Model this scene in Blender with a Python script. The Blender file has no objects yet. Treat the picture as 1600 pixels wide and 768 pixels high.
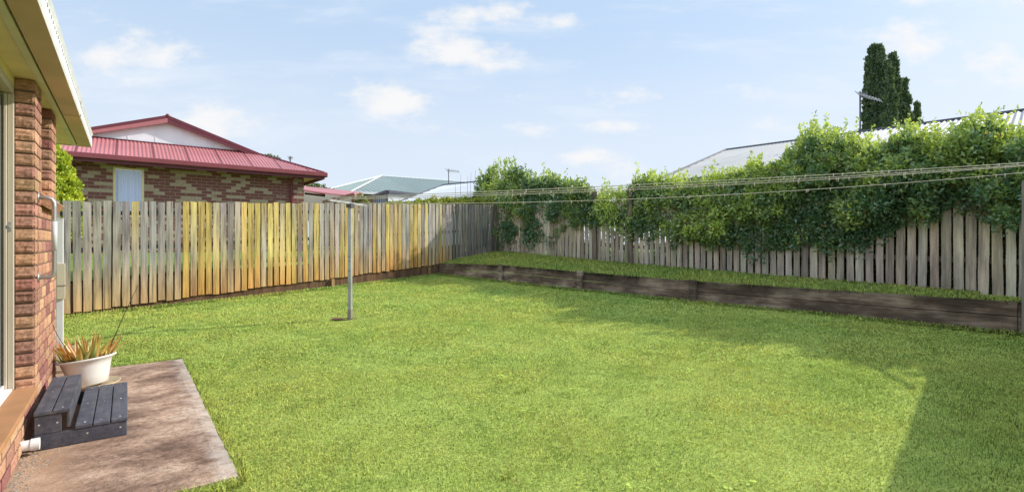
import bpy, math, random
import numpy as np
from mathutils import Vector, Matrix

random.seed(7)
rng = np.random.default_rng(7)
scene = bpy.context.scene
COL = scene.collection
EYE = 1.30                 # eye height above the concrete slab (z = 0)
FPX, CX, HY = 780.0, 800.0, 378.0
UP = Vector((0, 0, 1))


def at(px, py, Y):
    return Vector(((px - CX) / FPX * Y, Y, EYE + (HY - py) / FPX * Y))


HA = math.radians(37.7)    # heading of the two brick houses
HXV = Vector((math.cos(HA), math.sin(HA), 0))
HYV = Vector((-math.sin(HA), math.cos(HA), 0))


def H(x, y, z):
    return HXV * x + HYV * y + Vector((0, 0, z))


def toH(x, y):
    return x * HXV.x + y * HXV.y, x * HYV.x + y * HYV.y


# ------------------------------------------------------------------ objects
def tag(o, label=None, cat=None, group=None, kind=None):
    if label: o['label'] = label
    if cat: o['category'] = cat
    if group: o['group'] = group
    if kind: o['kind'] = kind
    return o


ROOTM = {}


def empty(name, loc, rz=0.0, label=None, cat=None, group=None):
    o = bpy.data.objects.new(name, None)
    COL.objects.link(o)
    o.empty_display_size = 0.2
    o.location = loc
    o.rotation_euler = (0, 0, rz)
    ROOTM[o] = Matrix.Translation(Vector(loc)) @ Matrix.Rotation(rz, 4, 'Z')
    return tag(o, label, cat, group)


def link(name, me, mat, parent=None):
    """me holds WORLD coordinates; they are made local to the parent's thing"""
    o = bpy.data.objects.new(name, me)
    COL.objects.link(o)
    if mat: me.materials.append(mat)
    if parent is not None:
        M = ROOTM.get(parent, Matrix.Identity(4))
        me.transform(M.inverted())
        o.parent = parent
        ROOTM[o] = M
    return o


class MB:
    def __init__(self):
        self.v, self.f, self.c = [], [], []
        self.col = (1, 1, 1)

    def add(self, vs, fs, col=None):
        n = len(self.v)
        self.v += [tuple(p) for p in vs]
        self.c += [col or self.col] * len(vs)
        self.f += [tuple(i + n for i in f) for f in fs]

    def box(self, c, ax, ay, az, sx, sy, sz, col=None, top=1.0):
        c = Vector(c); ax = Vector(ax); ay = Vector(ay); az = Vector(az)
        vs = []
        for k in (-1, 1):
            q = top if k > 0 else 1.0
            for i, j in ((-1, -1), (1, -1), (1, 1), (-1, 1)):
                vs.append(c + ax * (i * sx / 2 * q) + ay * (j * sy / 2 * q) + az * (k * sz / 2))
        self.add(vs, [(3, 2, 1, 0), (4, 5, 6, 7), (0, 1, 5, 4), (1, 2, 6, 5), (2, 3, 7, 6), (3, 0, 4, 7)], col)

    def hbox(self, x0, x1, y0, y1, z0, z1, col=None):
        """box in the houses' heading"""
        self.box(H((x0 + x1) / 2, (y0 + y1) / 2, (z0 + z1) / 2), HXV, HYV, UP, abs(x1 - x0), abs(y1 - y0), abs(z1 - z0), col)

    def bar(self, a, b, w, h, col=None, up=UP):
        a = Vector(a); b = Vector(b); d = b - a; L = d.length; d.normalize()
        s = d.cross(Vector(up))
        if s.length < 1e-4: s = d.cross(Vector((0, 1, 0)))
        s.normalize(); u = s.cross(d)
        self.box((a + b) / 2, d, s, u, L, w, h, col)

    def tube(self, pts, r, n=10, col=None, cap=True):
        pts = [Vector(p) for p in pts]
        rs = r if isinstance(r, (list, tuple)) else [r] * len(pts)
        vs, fs = [], []
        ref = None
        for i, p in enumerate(pts):
            t = (pts[min(i + 1, len(pts) - 1)] - pts[max(i - 1, 0)]).normalized()
            if ref is None:
                ref = t.cross(Vector((0.31, 0.2, 0.93)))
                if ref.length < 0.05: ref = t.cross(Vector((1, 0, 0)))
            a = (ref - t * ref.dot(t)).normalized(); ref = a; b = t.cross(a)
            for k in range(n):
                th = 2 * math.pi * k / n
                vs.append(p + (a * math.cos(th) + b * math.sin(th)) * rs[i])
        for i in range(len(pts) - 1):
            for k in range(n):
                fs.append((i * n + k, i * n + (k + 1) % n, (i + 1) * n + (k + 1) % n, (i + 1) * n + k))
        if cap:
            fs.append(tuple(range(n - 1, -1, -1)))
            fs.append(tuple((len(pts) - 1) * n + k for k in range(n)))
        self.add(vs, fs, col)

    def poly(self, pts, col=None):
        self.add(pts, [tuple(range(len(pts)))], col)

    def slab(self, pts, down, col=None):
        """a polygon with thickness along the vector down"""
        n = len(pts); pts = [Vector(p) for p in pts]; d = Vector(down)
        vs = pts + [p + d for p in pts]
        fs = [tuple(range(n)), tuple(range(2 * n - 1, n - 1, -1))]
        fs += [(i, i + n, (i + 1) % n + n, (i + 1) % n) for i in range(n)]
        self.add(vs, fs, col)

    def lathe(self, M, prof, n=32, col=None):
        vs, fs = [], []
        for r, z in prof:
            for k in range(n):
                th = 2 * math.pi * k / n
                vs.append(M @ Vector((r * math.cos(th), r * math.sin(th), z)))
        for i in range(len(prof) - 1):
            for k in range(n):
                fs.append((i * n + k, i * n + (k + 1) % n, (i + 1) * n + (k + 1) % n, (i + 1) * n + k))
        self.add(vs, fs, col)

    def build(self, name, mat, parent=None, smooth=False, bevel=0.0):
        me = bpy.data.meshes.new(name)
        me.from_pydata(self.v, [], self.f)
        ca = me.color_attributes.new('Col', 'FLOAT_COLOR', 'POINT')
        ca.data.foreach_set('color', np.array([(*c, 1.0) for c in self.c], dtype=np.float32).ravel())
        if smooth: me.shade_smooth()
        o = link(name, me, mat, parent)
        if bevel > 0:
            b = o.modifiers.new('bevel', 'BEVEL'); b.width = bevel; b.segments = 2; b.limit_method = 'ANGLE'
        return o


def np_mesh(name, V, F, C, mat, parent=None):
    me = bpy.data.meshes.new(name)
    V = np.ascontiguousarray(V, dtype=np.float32); F = np.ascontiguousarray(F, dtype=np.int32)
    k = F.shape[1]
    me.vertices.add(len(V)); me.vertices.foreach_set('co', V.ravel())
    me.loops.add(F.size); me.loops.foreach_set('vertex_index', F.ravel())
    me.polygons.add(len(F)); me.polygons.foreach_set('loop_start', np.arange(0, F.size, k, dtype=np.int32))
    me.update(calc_edges=True)
    ca = me.color_attributes.new('Col', 'FLOAT_COLOR', 'POINT')
    c4 = np.ones((len(V), 4), dtype=np.float32); c4[:, :3] = C
    ca.data.foreach_set('color', c4.ravel())
    return link(name, me, mat, parent)


# ---------------------------------------------------------------- materials
class NT:
    def __init__(self, name):
        self.m = bpy.data.materials.new(name); self.m.use_nodes = True
        self.t = self.m.node_tree; self.t.nodes.clear()
        self.out = self.n('ShaderNodeOutputMaterial')

    def n(self, typ, **kw):
        nd = self.t.nodes.new(typ)
        for k, v in kw.items(): setattr(nd, k, v)
        return nd

    def l(self, a, b): self.t.links.new(a, b)

    def s(self, sock, v):
        if isinstance(v, bpy.types.NodeSocket): self.l(v, sock)
        elif isinstance(v, (tuple, list)) and len(v) == 3 and sock.type == 'RGBA': sock.default_value = (*v, 1)
        else: sock.default_value = v

    def noise(self, vec, scale, detail=4, rough=0.55, out='Fac'):
        nd = self.n('ShaderNodeTexNoise'); self.s(nd.inputs['Scale'], scale)
        nd.inputs['Detail'].default_value = detail; nd.inputs['Roughness'].default_value = rough
        if vec is not None: self.l(vec, nd.inputs['Vector'])
        return nd.outputs[out]

    def map(self, vec, scale=(1, 1, 1), loc=(0, 0, 0)):
        nd = self.n('ShaderNodeMapping'); self.l(vec, nd.inputs['Vector'])
        nd.inputs['Scale'].default_value = scale; self.s(nd.inputs['Location'], loc)
        return nd.outputs[0]

    def ramp(self, fac, stops, interp='LINEAR'):
        nd = self.n('ShaderNodeValToRGB'); r = nd.color_ramp; r.interpolation = interp
        while len(r.elements) < len(stops): r.elements.new(0.5)
        for e, (p, c) in zip(r.elements, stops):
            e.position = p; e.color = (*c, 1) if len(c) == 3 else c
        self.l(fac, nd.inputs[0]); return nd.outputs[0]

    def mix(self, fac, a, b, blend='MIX'):
        nd = self.n('ShaderNodeMix', data_type='RGBA', blend_type=blend)
        self.s(nd.inputs[0], fac); self.s(nd.inputs[6], a); self.s(nd.inputs[7], b)
        return nd.outputs[2]

    def math(self, op, a, b=0.0, clamp=False):
        nd = self.n('ShaderNodeMath', operation=op, use_clamp=clamp)
        self.s(nd.inputs[0], a); self.s(nd.inputs[1], b); return nd.outputs[0]

    def coord(self, out='Object'): return self.n('ShaderNodeTexCoord').outputs[out]

    def attr(self): return self.n('ShaderNodeAttribute', attribute_name='Col').outputs['Color']

    def bump(self, h, strength=0.3, dist=0.01):
        nd = self.n('ShaderNodeBump'); nd.inputs['Strength'].default_value = strength
        nd.inputs['Distance'].default_value = dist; self.l(h, nd.inputs['Height']); return nd.outputs[0]

    def done(self, col, rough=0.8, normal=None, metal=0.0, spec=0.3):
        b = self.n('ShaderNodeBsdfPrincipled')
        self.s(b.inputs['Base Color'], col); self.s(b.inputs['Roughness'], rough)
        self.s(b.inputs['Metallic'], metal); b.inputs['Specular IOR Level'].default_value = spec
        if normal is not None: self.l(normal, b.inputs['Normal'])
        self.l(b.outputs[0], self.out.inputs[0]); return self.m


def mat_paint(name, c, rough=0.5, dirt=0.15, scale=6.0, metal=0.0):
    t = NT(name); co = t.coord()
    f = t.noise(t.map(co, (1, 1, 0.5)), scale, 5)
    g = t.noise(co, scale * 9, 3)
    dark = tuple(x * (1 - 2.2 * dirt) for x in c)
    cc = t.mix(t.ramp(f, [(0.3, (0, 0, 0)), (0.72, (1, 1, 1))]), dark, c)
    return t.done(cc, t.math('ADD', t.math('MULTIPLY', g, 0.25), rough - 0.1), t.bump(g, 0.12, 0.003), metal)


def mat_leaf(name, trans=0.4, gloss=0.06, bright=1.0, nscale=0.0, lean=0.0):
    t = NT(name); c = t.attr()
    if nscale:
        pos = t.n('ShaderNodeNewGeometry').outputs['Position']
        n1 = t.noise(pos, nscale, 4, 0.6); n2 = t.noise(pos, nscale * 5.5, 3, 0.6)
        c = t.mix(1.0, c, t.ramp(n1, [(0.32, (0.78, 0.93, 0.90)), (0.68, (1.18, 1.05, 1.05))]), 'MULTIPLY')
        c = t.mix(1.0, c, t.ramp(n2, [(0.30, (0.72, 0.77, 0.72)), (0.60, (1.12, 1.1, 1.1))]), 'MULTIPLY')
    if bright != 1.0: c = t.mix(1.0, c, (bright, bright, bright), 'MULTIPLY')
    d = t.n('ShaderNodeBsdfDiffuse'); t.l(c, d.inputs[0])
    if lean:
        g_ = t.n('ShaderNodeNewGeometry'); mv = t.n('ShaderNodeMix', data_type='VECTOR'); mv.inputs[0].default_value = lean
        t.l(g_.outputs['Normal'], mv.inputs[4]); mv.inputs[5].default_value = (.1, -.05, 1)
        nv = t.n('ShaderNodeVectorMath', operation='NORMALIZE'); t.l(mv.outputs[1], nv.inputs[0]); t.l(nv.outputs[0], d.inputs['Normal'])
    tr = t.n('ShaderNodeBsdfTranslucent'); t.l(t.mix(1.0, c, (1.5, 1.35, 0.6), 'MULTIPLY'), tr.inputs[0])
    m1 = t.n('ShaderNodeMixShader'); m1.inputs[0].default_value = trans
    t.l(d.outputs[0], m1.inputs[1]); t.l(tr.outputs[0], m1.inputs[2])
    g = t.n('ShaderNodeBsdfGlossy'); g.inputs['Roughness'].default_value = 0.42
    m2 = t.n('ShaderNodeMixShader'); m2.inputs[0].default_value = gloss
    t.l(m1.outputs[0], m2.inputs[1]); t.l(g.outputs[0], m2.inputs[2])
    t.l(m2.outputs[0], t.out.inputs[0]); return t.m


def mat_paling(name, lo=.40):
    t = NT(name); co = t.coord(); c = t.attr()
    rnd = t.n('ShaderNodeNewGeometry').outputs['Random Per Island']
    off = t.n('ShaderNodeCombineXYZ'); t.l(t.math('MULTIPLY', rnd, 37.0), off.inputs[0]); t.l(t.math('MULTIPLY', rnd, 11.0), off.inputs[2])
    g1 = t.noise(t.map(co, (38, 38, 1.6), off.outputs[0]), 1.0, 6, 0.65)
    g2 = t.noise(t.map(co, (9, 9, 1.1), off.outputs[0]), 1.0, 4, 0.6)
    g3 = t.noise(t.map(co, (150, 150, 5), off.outputs[0]), 1.0, 3, 0.7)
    c = t.mix(1.0, c, t.ramp(g1, [(0.30, (lo, lo * .94, lo * .9)), (0.46, (0.92, 0.92, 0.92)), (0.72, (1.25, 1.22, 1.18))]), 'MULTIPLY')
    c = t.mix(1.0, c, t.ramp(g2, [(0.34, (0.60, 0.60, 0.63)), (0.6, (1.12, 1.12, 1.10))]), 'MULTIPLY')
    c = t.mix(t.ramp(g3, [(0.62, (0, 0, 0)), (0.74, (0.55, 0.55, 0.55))]), c, (0.07, 0.06, 0.05))
    return t.done(c, 0.88, t.bump(g1, 0.5, 0.004), spec=0.15)


def mat_brick_tex(name, c1, c2, mortar, split=0.5, tilt=None):
    t = NT(name); co = t.coord()
    sep = t.n('ShaderNodeSeparateXYZ'); t.l(co, sep.inputs[0])
    cmb = t.n('ShaderNodeCombineXYZ')
    t.l(t.math('ADD', sep.outputs[0], sep.outputs[1]), cmb.inputs[0]); t.l(sep.outputs[2], cmb.inputs[1])
    b = t.n('ShaderNodeTexBrick'); t.l(cmb.outputs[0], b.inputs['Vector'])
    b.inputs['Color1'].default_value = (0, 0, 0, 1); b.inputs['Color2'].default_value = (1, 1, 1, 1)
    b.inputs['Mortar'].default_value = (0.5, 0.5, 0.5, 1)
    b.inputs['Scale'].default_value = 1.0; b.inputs['Brick Width'].default_value = 0.24
    b.inputs['Row Height'].default_value = 0.086; b.inputs['Mortar Size'].default_value = 0.006
    b.inputs['Mortar Smooth'].default_value = 0.2
    n = t.noise(co, 22, 5, 0.6); nb = t.noise(co, 0.8, 2)
    big = t.math('ADD', b.outputs['Color'], t.math('MULTIPLY', t.math('SUBTRACT', nb, 0.5), 0.5))
    f = t.ramp(big, [(split - 0.02, (0, 0, 0)), (split + 0.02, (1, 1, 1))])
    v = t.ramp(n, [(0.3, (0.72, 0.72, 0.72)), (0.7, (1.12, 1.12, 1.12))])
    col = t.mix(1.0, t.mix(f, c1, c2), v, 'MULTIPLY')
    col = t.mix(b.outputs['Fac'], col, mortar)
    h = t.math('SUBTRACT', t.math('MULTIPLY', n, 0.5), b.outputs['Fac'])
    return t.done(col, 0.9, t.bump(h, 0.5, 0.008), spec=0.15)


def mat_attr_rough(name, nscale=14, bs=0.5, rough=0.9, lo=0.6, hi=1.2, stretch=(1, 1, 1)):
    t = NT(name); co = t.map(t.coord(), stretch); c = t.attr()
    n = t.noise(co, nscale, 6, 0.62); n2 = t.noise(co, nscale * 5, 4, 0.6)
    c = t.mix(1.0, c, t.ramp(n, [(0.28, (lo, lo, lo)), (0.72, (hi, hi, hi))]), 'MULTIPLY')
    c = t.mix(1.0, c, t.ramp(n2, [(0.3, (0.8, 0.8, 0.8)), (0.7, (1.1, 1.1, 1.1))]), 'MULTIPLY')
    return t.done(c, rough, t.bump(t.math('ADD', n, t.math('MULTIPLY', n2, 0.5)), bs, 0.006), spec=0.2)


def mat_glass(name, c):
    t = NT(name); return t.done(c, 0.06, None, 0.0, 0.8)


def mat_concrete():
    t = NT('slab_concrete'); co = t.coord()
    n1 = t.noise(t.map(co, (0.8, 1.2, 1)), 2.0, 7, 0.66); n2 = t.noise(co, 9, 6, 0.7); n3 = t.noise(co, 120, 3, 0.7)
    c = t.ramp(n1, [(0.34, (.165, .105, .077)), (0.46, (.31, .20, .145)), (0.56, (.50, .345, .25)), (0.70, (.62, .49, .385))])
    c = t.mix(1.0, c, t.ramp(n2, [(0.3, (0.6, 0.58, 0.56)), (0.55, (1, 1, 1)), (0.75, (1.25, 1.25, 1.25))]), 'MULTIPLY')
    c = t.mix(1.0, c, t.ramp(n3, [(0.3, (0.62, 0.62, 0.62)), (0.6, (1.12, 1.12, 1.12))]), 'MULTIPLY')
    vo = t.n('ShaderNodeTexVoronoi', feature='DISTANCE_TO_EDGE'); vo.inputs['Scale'].default_value = .9
    wv = t.n('ShaderNodeVectorMath', operation='ADD'); t.l(co, wv.inputs[0]); t.l(t.noise(co, 5, 5, .6, 'Color'), wv.inputs[1]); t.l(wv.outputs[0], vo.inputs['Vector'])
    c = t.mix(t.ramp(vo.outputs['Distance'], [(0.0, (.55, .55, .55)), (.008, (0, 0, 0))]), c, (.06, .045, .035))
    n4 = t.noise(co, 34, 6, .75)
    c = t.mix(1.0, c, t.ramp(n4, [(.33, (.55, .54, .53)), (.5, (1, 1, 1)), (.7, (1.3, 1.28, 1.26))]), 'MULTIPLY')
    # orange earth washed against the house, pale worn outer edge
    sep = t.n('ShaderNodeSeparateXYZ'); t.l(co, sep.inputs[0])
    w = t.math('ADD', sep.outputs[0], t.math('MULTIPLY', t.math('SUBTRACT', n2, 0.5), 0.5))
    c = t.mix(t.ramp(w, [(0.05, (0.7, 0.7, 0.7)), (0.36, (0, 0, 0))]), c, (.44, .28, .175))
    c = t.mix(t.ramp(w, [(0.86, (0, 0, 0)), (1.0, (0.6, 0.6, 0.6))]), c, (.48, .43, .38))
    return t.done(c, 0.92, t.bump(t.math('ADD', n3, n2), 0.5, 0.005), spec=0.15)


def mat_soil(name, c1, c2, scale=3.0):
    t = NT(name); p = t.n('ShaderNodeNewGeometry').outputs['Position']
    a = t.noise(p, scale, 6, 0.65); b = t.noise(p, scale * 18, 4, 0.7)
    c = t.mix(t.ramp(a, [(0.35, (0, 0, 0)), (0.65, (1, 1, 1))]), c1, c2)
    c = t.mix(1.0, c, t.ramp(b, [(0.3, (0.6, 0.6, 0.6)), (0.65, (1.15, 1.15, 1.15))]), 'MULTIPLY')
    return t.done(c, 0.95, t.bump(b, 0.6, 0.02), spec=0.1)


def mat_sleeper():
    t = NT('sleeper_wood'); co = t.coord()
    g = t.noise(t.map(co, (2.0, 22, 30)), 1.0, 6, 0.65); b = t.noise(t.map(co, (1.3, 3, 4)), 1.0, 5, 0.65)
    c = t.ramp(b, [(0.3, (0.05, 0.038, 0.03)), (0.48, (.13, .098, .078)), (0.62, (.28, .225, .18)), (0.8, (.44, .38, .33))])
    c = t.mix(1.0, c, t.attr(), 'MULTIPLY')
    c = t.mix(1.0, c, t.ramp(g, [(0.3, (0.55, 0.55, 0.55)), (0.7, (1.25, 1.25, 1.25))]), 'MULTIPLY')
    return t.done(c, 0.9, t.bump(g, 0.5, 0.006), spec=0.15)


def mat_board():
    t = NT('charcoal_board'); co = t.coord()
    g = t.noise(t.map(co, (60, 3, 60)), 1.0, 5, 0.6); b = t.noise(co, 5, 5, 0.6); sp = t.noise(co, 70, 2, 0.5)
    c = t.ramp(b, [(0.3, (.042, .042, .055)), (0.7, (.088, .087, .112))])
    c = t.mix(1.0, c, t.ramp(g, [(0.3, (0.75, 0.75, 0.75)), (0.7, (1.15, 1.15, 1.15))]), 'MULTIPLY')
    c = t.mix(t.ramp(sp, [(0.72, (0, 0, 0)), (0.8, (0.4, 0.4, 0.4))]), c, (0.3, 0.28, 0.3))
    du = t.noise(t.map(co, (3, 1.4, 3)), 6, 7, .7)
    c = t.mix(t.ramp(du, [(.45, (0, 0, 0)), (.72, (.32, .32, .32))]), c, (.26, .24, .23))
    return t.done(c, 0.55, t.bump(g, 0.25, 0.002), spec=0.35)


def mat_flat_metal(name, c, rough=0.4, dirt=0.12):
    return mat_paint(name, c, rough, dirt, 3.0, 0.0)


M = dict(
    grass=mat_leaf('grass_blade', 0.15, 0.015, 1.0, 0.8, 0.85),
    leaf=mat_leaf('shrub_leaf', 0.42, 0.07),
    conifer=mat_leaf('conifer_leaf', 0.25, 0.03),
    bark=mat_paint('bark', (0.10, 0.075, 0.055), 0.9, 0.25, 14),
    paling=mat_paling('weathered_paling'),
    paling_brown=mat_paling('weathered_brown_paling', .62),
    sleeper=mat_sleeper(),
    brick=mat_attr_rough('rockface_brick', 30, 0.9, 0.92, 0.62, 1.22, (1, 1, 2.2)),
    mortar=mat_paint('mortar', (.26, .17, .12), .95, 0.2, 20),
    brick_tex=mat_brick_tex('red_brown_brickwork', (0.17, 0.08, 0.06), (0.34, 0.19, 0.12), (0.34, 0.27, 0.2)),
    brick_two=mat_brick_tex('two_tone_brickwork', (0.20, 0.085, 0.07), (0.40, 0.315, 0.22), (0.30, 0.225, 0.18), 0.59),
    cream=mat_paint('cream_paint', (.80, .64, .37), 0.55, 0.08, 4),
    cream_light=mat_paint('pale_cream_paint', (0.70, 0.63, 0.47), 0.5, 0.08, 4),
    alu=mat_paint('beige_aluminium', (0.60, 0.52, 0.40), 0.4, 0.06, 4),
    gut_bounce=mat_paint('gutter_underside_bounce', (.64, .43, .28), 0.5, 0.10, 2.5),  # tan reflected light painted into the underside of the white gutter
    white=mat_paint('white_paint', (0.78, 0.78, 0.78), 0.45, 0.08, 5),
    white_dirty=mat_paint('stained_white_sheet', (0.84, 0.84, 0.86), 0.7, 0.10, 1.2),
    black=mat_paint('black_gap', (0.02, 0.02, 0.02), 0.8, 0.1, 5),
    tile=mat_paint('terracotta_tile', (0.50, 0.25, 0.115), 0.6, 0.12, 5),
    glass=mat_glass('dark_glass', (0.03, 0.035, 0.04)),
    steel=mat_paint('dull_steel', (0.52, 0.50, 0.48), 0.35, 0.12, 8, 0.75),
    grip=mat_paint('pale_grip', (0.62, 0.62, 0.62), 0.5, 0.06, 8),
    galv=mat_paint('galvanised_steel', (0.50, 0.50, 0.49), 0.5, 0.2, 5, 0.35),
    rust=mat_paint('rusty_post', (.34, .28, .245), 0.7, 0.2, 5),
    wire=mat_paint('pale_cord', (.52, .45, .33), 0.6, 0.06, 9),
    darkwire=mat_paint('dark_stem', (0.03, 0.02, 0.02), 0.6, 0.1, 9),
    board=mat_board(),
    screw=mat_paint('screw_head', (0.6, 0.6, 0.58), 0.4, 0.05, 5, 0.5),
    concrete=mat_concrete(),
    path=mat_paint('pink_concrete', (0.42, 0.27, 0.19), 0.9, 0.15, 4),
    soil=mat_soil('lawn_soil', (.30, .38, .08), (.40, .47, .11)),
    bare=mat_soil('bare_soil', (0.17, 0.09, 0.05), (0.26, 0.15, 0.085), 6),
    field=mat_soil('neighbour_grass', (0.16, 0.22, 0.05), (0.22, 0.29, 0.07), 1.2),
    pot=mat_paint('white_glazed_pot', (0.76, 0.74, 0.70), 0.35, 0.06, 6),
    saucer=mat_paint('cream_saucer', (0.55, 0.42, 0.26), 0.5, 0.1, 6),
    aloe=mat_leaf('aloe_leaf', 0.22, 0.06),
    red_roof=mat_paint('red_steel_roof', (.49, .175, .18), 0.45, 0.10, 0.9),
    red_trim=mat_paint('maroon_trim', (0.165, 0.036, 0.05), 0.4, 0.10, 3),
    curtain=mat_paint('blue_white_curtain', (.50, .60, .88), 0.8, 0.04, 3),
    timber=mat_paint('stained_timber', (0.20, 0.10, 0.06), 0.7, 0.15, 5),
    green_roof=mat_paint('green_steel_roof', (.32, .37, .33), 0.5, 0.06, 0.5),
    pale_roof=mat_paint('pale_steel_roof', (0.56, 0.57, 0.60), 0.45, 0.06, 0.5),
    grey_roof=mat_paint('grey_steel_roof', (.40, .39, .385), .65, 0.08, 0.8),
    dark_trim=mat_paint('dark_grey_trim', (0.10, 0.10, 0.12), 0.5, 0.1, 3),
    blue_clad=mat_paint('blue_grey_cladding', (0.20, 0.23, 0.32), 0.6, 0.1, 3),
    render=mat_paint('white_render', (0.66, 0.66, 0.68), 0.85, 0.05, 2),
)

# ------------------------------------------------------------ ground levels
pts = np.array([(-3.70, 5.63, -1.33), (-1.55, 2.8, -1.33), (-7.14, 8.07, -1.18), (-4.68, 11.03, -1.03), (-2.6, 13.5, -.955),
                (-2, 14.1, -.955), (1.53, 10.8, -.99), (3.34, 9.13, -1.06), (6.38, 6.3, -1.16), (-2.53, 7.8, -1.22),
                (4.19, 5.03, -1.24), (2, 2.5, -1.33), (5, 2, -1.30), (0, 1, -1.35), (0, 5, -1.27), (8, 4, -1.2), (-8, 5, -1.28)])
A_ = np.c_[np.ones(len(pts)), pts[:, 0], pts[:, 1], pts[:, 0] ** 2, pts[:, 0] * pts[:, 1], pts[:, 1] ** 2]
CO = np.linalg.lstsq(A_, pts[:, 2], rcond=None)[0]


def lawn_z(x, y):
    q = EYE + CO[0] + CO[1] * x + CO[2] * y + CO[3] * x * x + CO[4] * x * y + CO[5] * y * y
    xh = x * HXV.x + y * HXV.y; yh = x * HYV.x + y * HYV.y
    d = np.hypot(np.maximum(0, np.maximum(xh - .5, -3 - xh)), np.maximum(0, np.maximum(3.16 - yh, yh - 6.72)))
    k = np.clip(d / 1.1, 0, 1); k = k * k * (3 - 2 * k)
    return k * q + (1 - k) * -.035


# left fence line: along LD from LA; right fence line: along RD from RA; retaining wall: along WD from WA
LA, LD = Vector((-7.14, 8.07, 0)), Vector((.640, .768, 0)).normalized()
RA, RD = Vector((-.41, 16.14, 0)), Vector((.690, -.724, 0)).normalized()
WA, WD = Vector((-2.0, 14.1, 0)), Vector((.732, -.681, 0)).normalized()
LN = Vector((LD.y, -LD.x, 0))          # towards the lawn
RN = Vector((RD.y, -RD.x, 0))          # towards the lawn
WN = Vector((WD.y, -WD.x, 0))


def s_at(A, D, px):
    k = (px - CX) / FPX
    return (k * A.y - A.x) / (D.x - k * D.y)


def l_top(s): return EYE + .662 + .0525 * s
def l_bot(s): return EYE - 1.138 + .0653 * s
def r_bot(s): return EYE + np.interp(s, [0, 5.06, 11.1, 14], [-.32, -.585, -.835, -.92])
def r_top(s): return EYE + np.interp(s, [0, 5.06, 11.1, 14], [1.22, 1.03, .80, .72])
def w_top(s): return EYE + np.interp(s, [-.3, 2.4, 4.82, 7.29, 11.4, 14], [-.60, -.575, -.65, -.715, -.755, -.77])


# ------------------------------------------------------------------- ground
def grid_mesh(name, xs, ys, fz, mat, label=None):
    X, Y = np.meshgrid(xs, ys); Z = fz(X, Y)
    V = np.c_[X.ravel(), Y.ravel(), Z.ravel()]
    nx = len(xs); i = np.arange(len(ys) - 1)[:, None] * nx + np.arange(nx - 1)[None]
    i = i.ravel(); F = np.c_[i, i + 1, i + nx + 1, i + nx]
    o = np_mesh(name, V, F, np.full(3, .5), mat)
    o.data.shade_smooth()
    o['kind'] = 'structure'
    return o


grid_mesh('ground', np.linspace(-400, 400, 9), np.linspace(-400, 400, 9), lambda x, y: x * 0 - 0.45, M['field'])


def lawn_mask(x, y):
    """inside the lawn: this side of both fences, off the slab and the house"""
    a = (x - LA.x) * LN.x + (y - LA.y) * LN.y > 0.02
    b = (x - WA.x) * WN.x + (y - WA.y) * WN.y > 0.03
    xh = x * HXV.x + y * HXV.y; yh = x * HYV.x + y * HYV.y
    c = ~((xh < .5) & (yh > 3.16) & (yh < 6.72)) & ~((xh < -.5) & (yh < 6.2)) & ~((xh < -.44) & (xh > -1.3) & (yh < 8.0) & (yh > 6))
    return a & b & c


xs = np.linspace(-13, 12, 126); ys = np.linspace(-3, 17, 101)
X, Y = np.meshgrid(xs, ys)
nz = 0.012 * np.sin(X * 2.1 + 1.3 * np.sin(Y * 1.7)) * np.sin(Y * 2.6 + X * .7)
Z = lawn_z(X, Y) + nz - 0.012
V = np.c_[X.ravel(), Y.ravel(), Z.ravel()]
i = (np.arange(100)[:, None] * 126 + np.arange(125)[None]).ravel()
F = np.c_[i, i + 1, i + 127, i + 126]
cen = V[F].mean(1)
keep = ((cen[:, 0] - LA.x) * LN.x + (cen[:, 1] - LA.y) * LN.y > -0.25) & ((cen[:, 0] - WA.x) * WN.x + (cen[:, 1] - WA.y) * WN.y > -0.15)
lawn = np_mesh('lawn', V, F[keep], np.full(3, .5), M['soil']); lawn.data.shade_smooth(); lawn['kind'] = 'structure'

# terrace between retaining wall and right fence: a ruled strip
NT_, NW = 60, 6
tv, tf = [], []


def terrace_pt(t, w):
    a = WA + WD * (-.1 + 14.0 * t); b = RA + RD * (.0 + 14.2 * t)
    za = w_top(-.1 + 14.0 * t) - 0.03; zb = r_bot(14.2 * t) + 0.015
    ww = w * 1.35
    p = a.lerp(b, ww)
    return Vector((p.x, p.y, za + (zb - za) * min(1.0, ww) ** 0.8))


for k in range(NT_ + 1):
    for j in range(NW + 1):
        tv.append(tuple(terrace_pt(k / NT_, j / NW)))
for k in range(NT_):
    for j in range(NW):
        q = k * (NW + 1) + j
        tf.append((q, q + NW + 1, q + NW + 2, q + 1))
terr = np_mesh('terrace_ground', np.array(tv), np.array(tf), np.full(3, .5), M['soil']); terr.data.shade_smooth(); terr['kind'] = 'structure'

# neighbours' yards behind the fences
mb = MB()
rows = []
for k in range(21):
    s = -6 + k * 1.0
    p = LA + LD * s - LN * 0.05
    z0 = l_bot(s) + 0.50
    rows.append([Vector((p.x, p.y, z0)), Vector((p.x, p.y, 0)) - LN * 2.6 + UP * (EYE - .28), Vector((p.x, p.y, 0)) - LN * 60 + UP * (EYE - .1)])
for k in range(20):
    for j in range(2):
        mb.poly([rows[k][j], rows[k + 1][j], rows[k + 1][j + 1], rows[k][j + 1]])
yard = mb.build('yard_ground', M['field']); yard['kind'] = 'structure'
mb = MB()
for k in range(14):
    a = RA + RD * (k * 1.1) - RN * .35; b = RA + RD * (k * 1.1 + 1.1) - RN * .35
    za, zb = r_bot(k * 1.1) + .02, r_bot(k * 1.1 + 1.1) + .02
    mb.poly([a + UP * za, a - RN * 40 + UP * za, b - RN * 40 + UP * zb, b + UP * zb])
yard2 = mb.build('side_yard_ground', M['field']); yard2['kind'] = 'structure'


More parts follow.
